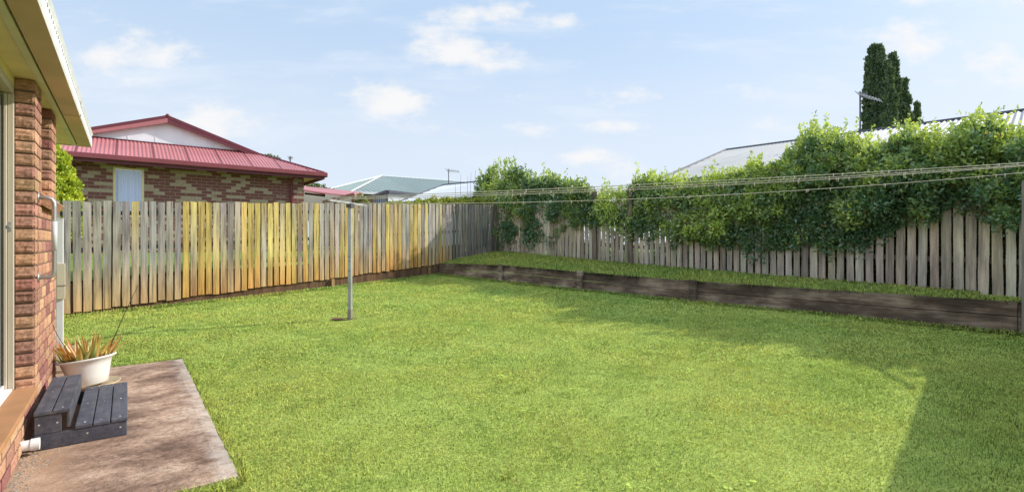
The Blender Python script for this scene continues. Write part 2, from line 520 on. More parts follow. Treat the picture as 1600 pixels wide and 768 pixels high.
# ---------------------------------------------------------------------- grass
def blades(x, y, z, hgt, wid, c_lo, c_hi, lean=0.95):
    n = len(x)
    th = rng.uniform(0, 2 * np.pi, n); ln = rng.normal(0, lean, n) * hgt
    ph = rng.uniform(0, 2 * np.pi, n)
    dx, dy = np.cos(th) * wid / 2, np.sin(th) * wid / 2
    lx, ly = np.cos(ph) * ln, np.sin(ph) * ln
    P = np.zeros((n, 5, 3))
    P[:, 0] = np.c_[x - dx, y - dy, z - .01]; P[:, 1] = np.c_[x + dx, y + dy, z - .01]
    P[:, 2] = np.c_[x - dx * .8 + lx * .35, y - dy * .8 + ly * .35, z + hgt * .6]
    P[:, 3] = np.c_[x + dx * .8 + lx * .35, y + dy * .8 + ly * .35, z + hgt * .6]
    P[:, 4] = np.c_[x + lx, y + ly, z + hgt * np.clip(1 - .35 * np.abs(ln / hgt), .4, 1)]
    base = np.arange(n)[:, None] * 5
    F = np.concatenate([base + np.array([[0, 1, 3]]), base + np.array([[0, 3, 2]]), base + np.array([[2, 3, 4]])], 0)
    r = rng.uniform(0, 1, (n, 1)); C = c_lo + (c_hi - c_lo) * r
    dry = rng.uniform(0, 1, n) < .07
    C[dry] = np.array((.36, .30, .13)) * rng.uniform(.7, 1.1, (dry.sum(), 1))
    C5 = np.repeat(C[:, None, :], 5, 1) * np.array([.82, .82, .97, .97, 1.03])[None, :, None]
    return P.reshape(-1, 3), F, C5.reshape(-1, 3)


PV, PF, PC, off = [], [], [], 0
POST = at(547, 500, 7.8)
G_LO, G_HI = np.array((.34, .48, .095)), np.array((.70, .77, .17))
for (y0, y1, dens, hg, wd) in ((1.6, 3.6, 12500, .020, .0034), (3.6, 5.2, 9000, .021, .0044), (5.2, 8, 5200, .023, .0068), (8, 15.2, 2700, .026, .011)):
    w = 1.12 * y1 + .5
    n = int(dens * 2 * w * (y1 - y0))
    x = rng.uniform(-w, w, n); y = rng.uniform(y0, y1, n)
    m = lawn_mask(x, y) & (np.abs(x) < 1.12 * y + .6)
    d = np.hypot((x - POST.x + .12) / 1.9, y - POST.y)
    m &= (d > rng.uniform(-.05, .16, n))
    x, y = x[m], y[m]
    # patchy height and cover
    pat = np.sin(x * 1.9 + 2 * np.sin(y * .8)) * np.sin(y * 2.3 + 1.4 * np.sin(x * .9)) + .6 * np.sin(x * 5.1 + y * 2.2) * np.sin(y * 6.3 - x)
    keep = rng.uniform(0, 1, len(x)) < np.clip(.88 + .14 * pat, .5, 1)
    x, y, pat = x[keep], y[keep], pat[keep]
    z = lawn_z(x, y) + 0.012 * np.sin(x * 2.1 + 1.3 * np.sin(y * 1.7)) * np.sin(y * 2.6 + x * .7) - .012
    h = hg * rng.uniform(.45, 1.25, len(x)) * (1 + .18 * pat)
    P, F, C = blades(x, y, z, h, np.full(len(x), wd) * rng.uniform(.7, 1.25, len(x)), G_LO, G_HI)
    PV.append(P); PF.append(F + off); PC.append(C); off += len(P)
# a fringe of longer blades along the slab and the retaining wall
n = 5200
tt = rng.uniform(0, 1, n)
fx = np.where(tt < .45, .515, rng.uniform(-.2, .5, n)); fy = np.where(tt < .45, rng.uniform(3.1, 6.75, n), np.where(tt < .7, 3.14, 6.75))
fx = fx + np.abs(rng.normal(0, .03, n)) * (tt < .45); fy = fy + np.abs(rng.normal(0, .03, n)) * np.where(tt < .45, 0, np.where(tt < .7, -1, 1))
x = fx * HXV.x + fy * HYV.x; y = fx * HXV.y + fy * HYV.y
P, F, C = blades(x, y, lawn_z(x, y) - .01, .055 * rng.uniform(.5, 1.3, n), np.full(n, .0045), G_LO, G_HI, .9)
PV.append(P); PF.append(F + off); PC.append(C); off += len(P)
sw = rng.uniform(-.2, 13.5, 9000); dw = np.abs(rng.normal(0, .05, 9000)) + .05
x = WA.x + WD.x * sw + WN.x * dw; y = WA.y + WD.y * sw + WN.y * dw
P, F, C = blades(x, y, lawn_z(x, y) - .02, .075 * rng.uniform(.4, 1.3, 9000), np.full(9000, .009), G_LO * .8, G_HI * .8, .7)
PV.append(P); PF.append(F + off); PC.append(C); off += len(P)
sw = rng.uniform(-1, 8.2, 7000); dw = np.abs(rng.normal(0, .06, 7000)) + .02
x = LA.x + LD.x * sw + LN.x * dw; y = LA.y + LD.y * sw + LN.y * dw
P, F, C = blades(x, y, lawn_z(x, y) - .02, .075 * rng.uniform(.4, 1.3, 7000), np.full(7000, .009), G_LO, G_HI, .7)
PV.append(P); PF.append(F + off); PC.append(C); off += len(P)
# taller tufts and flat clover-like weeds
nt = 260
tx = rng.uniform(-9, 9, nt); ty = rng.uniform(2.2, 14, nt); mk = lawn_mask(tx, ty) & (np.abs(tx) < 1.12 * ty + .4); tx, ty = tx[mk], ty[mk]
rep_ = 26; ii = np.repeat(np.arange(len(tx)), rep_); rs = rng.uniform(.02, .07, len(tx))
x = tx[ii] + rng.normal(0, 1, len(ii)) * rs[ii]; y = ty[ii] + rng.normal(0, 1, len(ii)) * rs[ii]
mk = lawn_mask(x, y); x, y, ii = x[mk], y[mk], ii[mk]
P, F, C = blades(x, y, lawn_z(x, y) - .012, rng.uniform(.018, .042, len(x)), .0035 + .0007 * y, G_LO, G_HI * .97, .9)
PV.append(P); PF.append(F + off); PC.append(C); off += len(P)
nt = 50
tx = np.concatenate([rng.uniform(-7, 7, nt), WA.x + WD.x * (sw_ := rng.uniform(0, 12, 110)) + WN.x * .12]); ty = np.concatenate([rng.uniform(2.2, 10, nt), WA.y + WD.y * sw_ + WN.y * .12])
mk = lawn_mask(tx, ty); tx, ty = tx[mk], ty[mk]
ii = np.repeat(np.arange(len(tx)), 18)
x = tx[ii] + rng.normal(0, .05, len(ii)); y = ty[ii] + rng.normal(0, .05, len(ii)); n = len(ii)
P = np.c_[x, y, lawn_z(x, y) + rng.uniform(.004, .022, n)]
T = rng.normal(0, 1, (n, 3)); T[:, 2] *= .25; T /= np.linalg.norm(T, axis=1, keepdims=True)
S = np.cross(T, np.array([0, 0, 1.0])); S /= np.linalg.norm(S, axis=1, keepdims=True) + 1e-9
L = rng.uniform(.010, .022, n)[:, None]
Vq = np.stack([P - T * L, P - S * L * .7, P + T * L, P + S * L * .7], 1).reshape(-1, 3)
bq = np.arange(n)[:, None] * 4
PV.append(Vq); PF.append(np.concatenate([bq + np.array([[0, 1, 2]]), bq + np.array([[0, 2, 3]])], 0) + off)
PC.append(np.repeat(np.array((.40, .52, .11)) * rng.uniform(.7, 1.2, (n, 1)), 4, 0)); off += len(Vq)
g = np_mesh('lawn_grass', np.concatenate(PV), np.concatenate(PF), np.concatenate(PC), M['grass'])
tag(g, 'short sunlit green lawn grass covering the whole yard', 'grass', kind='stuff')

n = 62000
t = rng.uniform(0, 1, n) ; w = rng.uniform(.0, .78, n)
TP = np.array(tv).reshape(NT_ + 1, NW + 1, 3)
kt = np.minimum((t * NT_).astype(int), NT_ - 1); ft = t * NT_ - kt
kw = np.minimum((w * NW).astype(int), NW - 1); fw = w * NW - kw
p = (TP[kt, kw] * ((1 - ft) * (1 - fw))[:, None] + TP[kt + 1, kw] * (ft * (1 - fw))[:, None]
     + TP[kt, kw + 1] * ((1 - ft) * fw)[:, None] + TP[kt + 1, kw + 1] * (ft * fw)[:, None])
p = p[~((t > .80) & (w > .35))]
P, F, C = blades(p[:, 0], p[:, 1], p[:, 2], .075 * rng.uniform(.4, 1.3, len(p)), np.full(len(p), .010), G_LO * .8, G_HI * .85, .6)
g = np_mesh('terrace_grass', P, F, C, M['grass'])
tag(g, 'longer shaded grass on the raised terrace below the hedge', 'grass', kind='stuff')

# bare earth around the clothesline post
mb = MB()
ring = []
for k in range(28):
    th = 2 * math.pi * k / 28; r = .075 * (1 + .35 * math.sin(3 * th + 1) + .2 * math.sin(7 * th))
    q = Vector((POST.x - .13 + 2.6 * r * math.cos(th), POST.y + r * math.sin(th), 0)); q.z = lawn_z(q.x, q.y) + .008
    ring.append(q)
mb.poly(ring)
o = mb.build('soil_patch', M['bare']); o['kind'] = 'structure'

# ------------------------------------------------------------ concrete slab
def hslab(name, x0, x1, y0, y1, z0, z1, mat, jag=0.0):
    o = empty(name, H(x0, y0, z0), HA)
    return o


slabme = MB()
NX, NY = 14, 44
sv = []
for j in range(NY + 1):
    for k in range(NX + 1):
        xx = -.55 + (1.05) * k / NX; yy = 3.16 + 3.56 * j / NY
        jit = .004
        if k == NX: xx += random.uniform(-jit, jit)
        if j in (0, NY): yy += random.uniform(-jit, jit)
        sv.append(H(xx, yy, 0.0 - (.012 if k == NX or j in (0, NY) else 0)))
slabme.add(sv, [(j * (NX + 1) + k, j * (NX + 1) + k + 1, (j + 1) * (NX + 1) + k + 1, (j + 1) * (NX + 1) + k) for j in range(NY) for k in range(NX)])
for (a, b) in ((H(.5, 3.16, -.012), H(.5, 6.72, -.012)), (H(-.55, 3.16, -.012), H(.5, 3.16, -.012)), (H(.5, 6.72, -.012), H(-.55, 6.72, -.012))):
    slabme.poly([a, b, b - UP * .15, a - UP * .15])
o = slabme.build('concrete_slab', None)
me = o.data; me.transform((Matrix.Translation(H(-.5, 3.16, 0)) @ Matrix.Rotation(HA, 4, 'Z')).inverted())
o.location = H(-.5, 3.16, 0); o.rotation_euler = (0, 0, HA); me.materials.append(M['concrete']); o['kind'] = 'structure'
mb = MB(); mb.slab([H(-1.3, 6.735, .012), H(-.44, 6.735, .012), H(-.455, 8.0, .058), H(-1.3, 8.0, .058)], (0, 0, -.15))
o = mb.build('path', M['path']); o['kind'] = 'structure'

# litter of small stones in the corner by the house wall
mb = MB()
for k in range(420):
    xx = -.5 + abs(random.gauss(0, .07)); yy = random.uniform(3.2, 4.3); r = random.uniform(.0015, .0055)
    mb.box(H(xx, yy, r * .5), HXV, HYV, UP, r * 2, r * 1.6, r * 1.2, random.choice([(.42, .38, .33), (.5, .44, .37), (.3, .25, .2)]), .6)
o = mb.build('gravel', mat_attr_rough('pebble', 40, .3)); tag(o, 'scatter of grey grit in the corner of the slab by the house', 'gravel', kind='stuff')

# --------------------------------------------------------------- near house
house = empty('brick_house', H(-.5, 6.08, 0), HA, 'near brick house with cream eaves, sliding door and wide gutter at left edge', 'house')
BR = [(.58, .33, .19), (.54, .30, .19), (.46, .235, .17), (.40, .19, .145), (.32, .135, .12), (.50, .26, .18), (.58, .35, .21), (.44, .21, .15)]
WX, WZT = -.5, EYE + 1.12
W0, W1 = 4.77, 6.08
COURSE = .086
ROWS = 29


def rock_brick(mb, x0, x1, y0, y1, z0, z1, col, r_px=.003, r_my=.008):
    """brick with a rough face on +xh and on -yh"""
    n, m = 8, 5
    jx = {}
    # face on +xh (grid y,z)
    vs, fs = [], []
    for a in range(m + 1):
        for b in range(n + 1):
            e = 0 if a in (0, m) or b in (0, n) else 1
            vs.append(H(x1 - (.0015 if not e else 0) + e * random.uniform(0, r_px), y0 + (y1 - y0) * b / n, z0 + (z1 - z0) * a / m))
    for a in range(m):
        for b in range(n):
            q = a * (n + 1) + b; fs.append((q, q + 1, q + n + 2, q + n + 1))
    mb.add(vs, fs, col)
    vs, fs = [], []
    rowj = [random.uniform(-.2, 1) for _ in range(m + 1)]
    for a in range(m + 1):
        for b in range(n + 1):
            e = 0 if a in (0, m) or b in (0, n) else 1
            vs.append(H(x0 + (x1 - .004 * 0 - x0) * b / n, y0 + (.0015 if not e else 0) - e * r_my * (rowj[a] * .7 + random.uniform(0, .5)), z0 + (z1 - z0) * a / m))
    for a in range(m):
        for b in range(n):
            q = a * (n + 1) + b; fs.append((q, q + 1, q + n + 2, q + n + 1))
    mb.add(vs, fs, col)
    mb.hbox(x0, x1 - .004, y0 + .004, y1, z0, z1, col)


wb, mortar = MB(), MB()
zsill = EYE + .30
mt = .012


def vary(c):
    f = random.uniform(.82, 1.15); return tuple(min(1, x * f * random.uniform(.95, 1.05)) for x in c)


ztop0 = WZT
for r in range(ROWS):
    z1 = ztop0 - r * COURSE; z0 = z1 - COURSE + mt
    if z0 < -.06: break
    segs = [(W0, W0 + .33), (W1 - .35, W1)] if z0 > zsill else [(W0, W1)]
    for (a, b) in segs:
        cuts = [a]
        first = .118 if r % 2 else .235
        y = a + first
        while y < b - .06:
            cuts.append(y); y += .24
        cuts.append(b)
        for q in range(len(cuts) - 1):
            rock_brick(wb, WX - .11, WX, cuts[q] + (0 if q == 0 else mt / 2), cuts[q + 1] - (mt / 2 if q < len(cuts) - 2 else 0), z0, z1, vary(random.choice(BR)), .003, .009 if q == 0 else 0)
for (a, b, za, zb) in ((W0, W0 + .33, zsill, WZT), (W1 - .35, W1, zsill, WZT), (W0, W1, -.1, zsill)):
    mortar.hbox(WX - .105, WX - .008, a + .010, b - .006, za, zb)
# plinth of bricks below the door threshold
for r in range(3):
    z1 = .262 - r * COURSE; z0 = z1 - COURSE + mt
    y = 1.2 + (r % 2) * .12
    while y < W0 - .02:
        rock_brick(wb, WX - .11, WX, y, min(y + .229, W0 - .012), max(z0, -.05), z1, vary(random.choice(BR)), .003, 0)
        y += .24
mortar.hbox(WX - .105, WX - .008, 1.0, W0 - .005, -.1, .258)
wb.build('brick_wall', M['brick'], house)
mortar.build('mortar', M['mortar'], house)
# side wall going away behind the corner, and the long wall beyond the door
for wbx in ((-6, WX - .02, W1 - .13, W1 - .022, -.1, WZT), (WX - .13, WX - .01, -4, 1.0, -.1, WZT), (WX - .22, WX - .125, W0 + .06, W1 - .14, -.1, zsill + .02)):
    mb = MB(); mb.hbox(*wbx); mb.build('wall', M['brick_tex'], house)
# sloped brick sill of the window
mb = MB()
for k in range(4):
    y0 = W0 + .33 - .03 + k * .082
    for kk in range(2):
        pass
for k in range(8):
    y0 = W0 + .315 + k * .084
    if y0 > W1 - .37: break
    c = H(WX - .015, y0 + .037, zsill + .035)
    ax = (HXV * .78 - UP * .62).normalized(); az = ax.cross(HYV) * -1
    mb.box(c, ax, HYV, az, .20, .074, .07, vary(BR[1]))
mb.build('window_sill', M['brick'], house, bevel=.004)
win = MB()
wa, wz = W0 + .33, W1 - .35
for (a, b, c, d) in ((wa, wa + .04, zsill + .03, WZT), (wz - .04, wz, zsill + .03, WZT), (wa + .04, wz - .04, zsill + .03, zsill + .075), (wa + .04, wz - .04, WZT - .05, WZT - .003)):
    win.hbox(WX - .14, WX - .09, a, b, c, d)
wo = win.build('window', M['alu'], house)
mb = MB(); mb.hbox(WX - .12, WX - .112, wa + .04, wz - .04, zsill + .075, WZT - .05); mb.build('pane', M['glass'], wo)
# threshold tiles
mb = MB()
y = 1.0
while y < W0 - .03:
    y2 = min(y + .30, W0 - .012)
    mb.hbox(WX - .13, WX + .018, y, y2 - .005, .266, .300); y += .30
mb.build('door_sill', M['tile'], house, bevel=.004)
# sliding door
door = MB()
jy = W0 - .012
for (xa, xb, ya, yb) in ((-.632, -.602, jy - .030, jy), (-.650, -.634, jy - .045, jy), (-.700, -.652, jy - .034, jy), (-.76, -.702, jy - .075, jy)):
    door.hbox(xa, xb, ya, yb, .302, EYE + 1.0)
do = door.build('door', M['alu'], house, bevel=.003)
mb = MB(); mb.hbox(-.668, -.654, 1.4, jy - .05, .345, EYE + .98); mb.build('glass', M['glass'], do)
mb = MB(); mb.hbox(-.672, -.606, 1.0, jy - .05, .303, .318); mb.hbox(-.655, -.645, 1.0, jy - .05, .318, .345); mb.hbox(-.685, -.672, 1.0, jy - .05, .303, .36)
mb.build('track', M['white'], do)
mb = MB(); mb.hbox(-.70, -.604, 1.0, jy, EYE + 1.003, EYE + 1.055); mb.build('door_head', M['alu'], do)
mb = MB(); mb.hbox(-.640, -.610, jy - .036, jy - .0305, EYE + .075, EYE + .135)
mb.hbox(-.632, -.616, jy - .048, jy - .037, EYE + .095, EYE + .115); mb.build('lock', M['steel'], do, bevel=.002)
# curtain edge visible behind the jamb
mb = MB(); mb.hbox(-.9, -.78, 2.0, jy - .02, .31, EYE + 1.0); mb.build('curtain', M['cream_light'], do)
# eaves
YE = 7.70
mb = MB(); mb.hbox(-3.2, -.492, -3.0, YE - .02, WZT + .004, WZT + .016); mb.hbox(-.70, -.602, 1.0, W0 - .01, EYE + 1.058, WZT + .002)
mb.build('soffit', M['cream'], house)
mb = MB(); mb.hbox(-.489, -.452, -3.0, YE - .01, WZT - .004, WZT + .12); mb.hbox(-3.2, -.494, YE - .018, YE, WZT - .004, WZT + .14)
mb.build('fascia', M['cream_light'], house)
gut = MB()
prof = [(-.440, .12), (-.440, .0), (-.325, .0), (-.318, .02), (-.322, .125), (-.310, .150), (-.322, .155), (-.330, .13), (-.330, .012), (-.434, .012)]
vs = [H(x, yy, WZT + z) for yy in (-3.0, YE + .02) for x, z in prof]
n = len(prof)
under = MB(); under.hbox(-.4405, -.3255, -3.0, YE + .018, WZT - .0025, WZT + .011)
ug = under.build('gutter_base', M['gut_bounce'], house)  # thin strip that carries the painted reflected tint
gut.add(vs, [(k, (k + 1) % n, n + (k + 1) % n, n + k) for k in range(1, n)])
gut.hbox(-.44, -.322, YE + .018, YE + .024, WZT, WZT + .14)
go = gut.build('gutter', M['white'], house)
mb = MB()
y = 1.0
while y < YE - .1:
    mb = MB(); mb.hbox(-.3215, -.3165, y, y + .022, WZT + .085, WZT + .100); mb.build('slot', M['galv'], go); y += .085
mb = MB(); mb.hbox(-.437, -.3185, 5.86, 5.864, WZT - .004, WZT + .13); mb.build('joint', M['dark_trim'], go)


def corr(mb, poly, udir, pitch=.076, amp=.009, n=6, lift=0.0):
    """corrugated sheet over a convex planar polygon, ribs running up the slope"""
    P = [Vector(p) for p in poly]; u = Vector(udir).normalized()
    nrm = (P[1] - P[0]).cross(P[2] - P[0]).normalized()
    if nrm.z < 0: nrm = -nrm
    v = nrm.cross(u).normalized()
    if v.z < 0: v = -v
    o = P[0]; q = [((p - o).dot(u), (p - o).dot(v)) for p in P]
    u0, u1 = min(a for a, b in q), max(a for a, b in q)
    N = max(2, int((u1 - u0) / pitch * n)); prev = None; vs, fs = [], []
    for k in range(N + 1):
        uu = u0 + (u1 - u0) * (k / N); uu = min(max(uu, u0 + 1e-5), u1 - 1e-5)
        vv = []
        for a, b in zip(q, q[1:] + q[:1]):
            if (a[0] - uu) * (b[0] - uu) <= 0 and abs(a[0] - b[0]) > 1e-9:
                f = (uu - a[0]) / (b[0] - a[0]); vv.append(a[1] + f * (b[1] - a[1]))
        if len(vv) < 2: continue
        h = amp * math.sin(2 * math.pi * (uu - u0) / pitch) + lift
        for w in (min(vv), max(vv)):
            vs.append(o + u * uu + v * w + nrm * h)
    m = len(vs) // 2
    fs = [(2 * k, 2 * k + 2, 2 * k + 3, 2 * k + 1) for k in range(m - 1)]
    mb.add(vs, fs)


mb = MB(); corr(mb, [H(-.36, -3, WZT + .13), H(-.36, YE, WZT + .13), H(-4.5, YE - 3.5, WZT + 1.6), H(-4.5, -3, WZT + 1.6)], HYV)
corr(mb, [H(-.36, YE, WZT + .13), H(-8.6, YE, WZT + .13), H(-4.5, YE - 3.5, WZT + 1.6)], HXV)
mb.build('roof', M['grey_roof'], house, smooth=True)
# grab rail
mb = MB()
ry = 4.88
a = [(-.495, .318), (-.45, .318), (-.425, .308), (-.413, .285), (-.411, .25), (-.411, .0), (-.411, -.19), (-.413, -.225), (-.425, -.245), (-.45, -.252), (-.495, -.252)]
mb.tube([H(x, ry, EYE + z) for x, z in a], .0135, 12)
for z in (.318, -.252): mb.tube([H(-.5, ry, EYE + z), H(-.490, ry, EYE + z)], .034, 16)
go = mb.build('grab_rail', M['steel'], house, smooth=True)
mb = MB(); mb.tube([H(-.411, ry, EYE + .15), H(-.411, ry, EYE - .06)], .0165, 12); mb.build('grip', M['grip'], go, smooth=True)
# pvc stub low on the wall
mb = MB()
c0 = H(-.52, 4.205, .065)
mb.tube([c0, c0 + HXV * .085], .031, 18); mb.tube([c0 + HXV * .06, c0 + HXV * .10], .036, 18)
mb.build('drain_pipe', M['white'], house, smooth=False)
# ------------------------------------------------------------------- steps
steps = empty('deck_steps', H(-.23, 4.8, 0), HA, 'low charcoal composite two-tread step on the slab below the sliding door', 'steps')
SY0, SY1 = 4.255, 5.34
for k, (a, b, z) in enumerate(((-.455, -.372, .24), (-.367, -.284, .24), (-.262, -.176, .12), (-.171, -.085, .12), (-.080, .008, .12))):
    mb = MB(); mb.hbox(a, b, SY0, SY1 - (.03 if k < 2 else 0), z - .022, z)
    t = mb.build('tread', M['board'], steps, bevel=.004)
    mb = MB()
    for yy in (SY0 + .055, SY1 - .07, (SY0 + SY1) / 2):
        if random.random() < .85:
            mb = MB(); mb.tube([H((a + b) / 2 + random.uniform(-.01, .01), yy, z - .002), H((a + b) / 2, yy, z + .0012)], .0042, 8); mb.build('screw', M['screw'], t)
mb = MB(); mb.hbox(-.452, .004, SY0 + .006, SY0 + .030, 0.002, .0965); sp_ = mb.build('side_panel', M['board'], steps, bevel=.003)
mb = MB()
for xx in (-.03, -.2):
    mb = MB(); mb.tube([H(xx, SY0 + .007, .06), H(xx, SY0 + .0045, .06)], .006, 8); mb.build('screw', M['screw'], sp_)
mb = MB(); mb.hbox(-.452, -.325, SY0 + .008, SY0 + .030, .0985, .2165); sp_ = mb.build('side_panel', M['board'], steps, bevel=.003)
mb = MB()
for xx in (-.43, -.345):
    mb = MB(); mb.tube([H(xx, SY0 + .009, .16), H(xx, SY0 + .0065, .16)], .006, 8); mb.build('screw', M['screw'], sp_)
mb = MB(); mb.hbox(-.300, -.284, SY0 + .004, SY1 - .03, .121, .2165); mb.build('riser', M['board'], steps, bevel=.003)
mb = MB(); mb.hbox(-.012, .004, SY0 + .031, SY1 - .01, .002, .0965); mb.build('riser', M['board'], steps, bevel=.003)
mb = MB(); mb.hbox(-.452, -.013, SY1 - .03, SY1 - .008, .002, .0965); mb.hbox(-.452, -.30, SY1 - .056, SY1 - .034, .0985, .2165); mb.build('back_panel', M['board'], steps)

# -------------------------------------------------------------- potted aloe
pc = H(-.262, 5.90, 0)
mb = MB(); mb.lathe(Matrix.Translation(pc + HXV * .035 + UP * .002), [(0, .006), (.16, .006), (.185, .035), (.192, .035), (.168, 0), (0, 0)], 36)
o = mb.build('pot_saucer', M['saucer'], None, smooth=True); tag(o, 'round cream saucer under the white plant pot', 'saucer')
# origin at the base
pot = empty('potted_aloe', pc, 0, 'wide white flared pot of orange and green aloe beside the dark step', 'potted plant')
PM = Matrix.Translation(pc + UP * .020) @ Matrix.Rotation(math.radians(-7), 4, Vector((0, 1, 0)))
mb = MB(); mb.lathe(PM, [(0, .0), (.125, .0), (.135, .01), (.152, .09), (.170, .17), (.184, .215), (.213, .228), (.219, .236), (.213, .244), (.181, .238), (.16, .16), (.0, .155)], 48)
mb.build('pot', M['pot'], pot, smooth=True)
mb = MB(); mb.lathe(PM, [(0, .205), (.10, .212), (.176, .200)], 32); mb.build('potting_soil', M['bare'], pot)
AL = [(.68, .34, .10), (.74, .48, .14), (.70, .40, .12), (.40, .46, .11), (.56, .54, .15), (.30, .40, .10), (.74, .54, .22), (.62, .30, .09)]
lm = MB()
for k in range(70):
    r0 = .165 * math.sqrt(random.random()); th = random.uniform(0, 2 * math.pi)
    base = PM @ Vector((r0 * math.cos(th), r0 * math.sin(th), .2))
    L = random.uniform(.14, .33) * (1 - .5 * abs(r0 / .25) ** 2); lean = random.uniform(.15, .75); az = th + random.uniform(-.8, .8)
    d = Vector((math.cos(az) * lean, math.sin(az) * lean, 1)).normalized(); side = Vector((-math.sin(az), math.cos(az), 0)); curl = random.uniform(-.15, .55)
    c = vary(random.choice(AL)); W = random.uniform(.026, .046); N = 7; vs, cs = [], []
    nr = side.cross(d)
    for q in range(N + 1):
        f = q / N
        p = base + d * (L * f) + Vector((math.cos(az), math.sin(az), -.2)) * (curl * L * f * f * .5)
        w = W * (1 - f) ** .75 * (1 if f > .1 else .85)
        vs += [p - side * w / 2 - nr * w * .25, p + nr * w * .2, p + side * w / 2 - nr * w * .25]
    n0 = len(lm.v)
    lm.add(vs, [(q * 3 + j, q * 3 + j + 1, q * 3 + j + 4, q * 3 + j + 3) for q in range(N) for j in (0, 1)], c)
    tipc = random.choice([(.45, .15, .05), (.35, .12, .05), c]); g0 = (.10, .17, .05)
    for q in range(N + 1):
        f = q / N
        for j in range(3):
            b = tuple(g0[i] * max(0, .45 - f) * 2 + c[i] * (1 - max(0, .45 - f) * 2) for i in range(3))
            lm.c[n0 + q * 3 + j] = tuple(b[i] * (1 - f * f * .6) + tipc[i] * f * f * .6 for i in range(3))
lm.build('leaves', M['aloe'], pot, smooth=True)
mb = MB()
a, b = at(176, 532, 4.55), at(216, 445, 4.75)
mb.tube([at(168, 556, 4.5), a, a.lerp(b, .5) + Vector((-.006, 0, 0)), b], [.0045, .004, .003, .0018], 6)
o = mb.build('dry_stem', M['darkwire']); tag(o, 'thin dark dry stem leaning right out of the aloe pot', 'stem')
mb = MB(); mb.tube([at(73, 473, 4.2), at(79, 500, 4.25), at(90, 524, 4.3), at(108, 551, 4.42)], .0025, 6)
o = mb.build('thin_cord', M['darkwire']); tag(o, 'thin dark cord hanging down the brick wall to the pot', 'cord')

# white gate post at the end of the house
gp = empty('gate_post', at(93, 552, 5.9), HA, 'white gate post with cream latch box just past the brick corner', 'gate post')
b0 = H(-.62, 7.94, 0)
mb = MB(); mb.box(b0 + UP * .76, HXV, HYV, UP, .062, .05, 1.62); mb.box(b0 + UP * 1.575, HXV, HYV, UP, .07, .058, .012); mb.build('post', M['white'], gp, bevel=.004)
mb = MB(); mb.box(b0 + HXV * .012 - HYV * .035 + UP * .84, HXV, HYV, UP, .075, .02, .42); lt = mb.build('latch_box', M['cream_light'], gp, bevel=.003)
mb = MB(); mb.tube([b0 - HXV * .03 - HYV * .046 + UP * .79, b0 + HXV * .055 - HYV * .046 + UP * .79], .006, 8); mb.build('bolt', M['steel'], lt)

# ------------------------------------------------------------------- fences
GREY = [(.36, .315, .265), (.42, .36, .30), (.30, .265, .235), (.36, .335, .315), (.44, .38, .305), (.32, .30, .285)]
YEL = [(.60, .45, .14), (.63, .49, .18), (.56, .45, .20), (.58, .42, .14)]
TAN = [(.44, .355, .22), (.40, .33, .21), (.47, .39, .26)]


def paling(mb, p, D, N, w, z0, z1, th, col, colb, tilt=0.0, wob=.004, topj=0.0, colt=None):
    """sawn board with a slightly wavy outline; 8 rows"""
    R = 9; vs, cs, fs = [], [], []
    for k in range(R + 1):
        f = k / R
        zz = z0 + (z1 - z0) * f
        a = random.uniform(-wob, wob); b = random.uniform(-wob, wob)
        sh = tilt * (f - .5)
        for (u, n_) in ((-w / 2 + a, 0), (w / 2 + b, 0), (w / 2 + b, -th), (-w / 2 + a, -th)):
            vs.append(p + D * (u + sh) + N * n_ + UP * (zz + (topj * u if k == R else 0)))
        g = max(0.0, 1 - f / .42) ** .8
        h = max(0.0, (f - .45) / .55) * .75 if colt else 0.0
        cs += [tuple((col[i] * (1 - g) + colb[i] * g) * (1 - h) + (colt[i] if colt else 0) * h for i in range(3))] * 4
    for k in range(R):
        for j in range(4):
            fs.append((k * 4 + j, k * 4 + (j + 1) % 4, k * 4 + 4 + (j + 1) % 4, k * 4 + 4 + j))
    fs.append((0, 3, 2, 1)); fs.append(tuple(R * 4 + j for j in range(4)))
    n0 = len(mb.v); mb.add(vs, fs); mb.c[n0:] = cs


lf = empty('paling_fence', (LA.x, LA.y, l_bot(0)), 0, 'yellow-stained grey paling fence along the far left side of the lawn', 'fence')
s = -1.6; pitch = .1295; bay = 0; mb = MB(); nextbay = 0.55; posts_s = []
while s < 10.5:
    w = .104 + random.uniform(-.007, .006)
    if s < 1.55: yp = .06
    elif s < 4.2: yp = .55
    elif s < 5.9: yp = .40
    elif s < 8.3: yp = .38
    else: yp = .02
    x = random.random()
    if x < yp: col = vary(random.choice(YEL)); cb = (.55, .29, .09)
    elif x < yp + (.04 if s < 1.55 else .2) and s < 8.3: col = vary(random.choice(TAN)); cb = (.50, .28, .11)
    else: col = vary(random.choice(GREY)); cb = (.50, .33, .16)
    if s < 8.4: cb = vary(cb)
    else: col = tuple(.62 * a for a in col); cb = tuple(.8 * a for a in col)  # far-corner palings painted darker to stand in for shade
    p = LA + LD * s + LN * random.uniform(0, .006)
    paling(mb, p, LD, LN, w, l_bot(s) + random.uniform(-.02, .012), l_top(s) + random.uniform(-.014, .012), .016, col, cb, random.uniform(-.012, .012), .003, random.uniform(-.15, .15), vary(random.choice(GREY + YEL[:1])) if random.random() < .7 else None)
    s += pitch
    if s > nextbay or s >= 10.5:
        mb.build('paling_panel', M['paling'], lf); mb = MB(); posts_s.append(s - .01); nextbay = s + 2.35
posts_s = posts_s[:-1]
for zo, hh in ((-.20, .075), (-.80, .075)):
    mb = MB(); a = LA - LN * .036 - LD * 1.7; b = LA - LN * .036 + LD * 10.5
    mb.bar(a + UP * (l_top(-1.7) + zo), b + UP * (l_top(10.5) + zo), .038, hh, (.10, .085, .07)); mb.build('rail', M['paling'], lf)
mb = MB(); a = LA - LN * .032 - LD * 1.7; b = LA - LN * .032 + LD * 9.2
vs = []
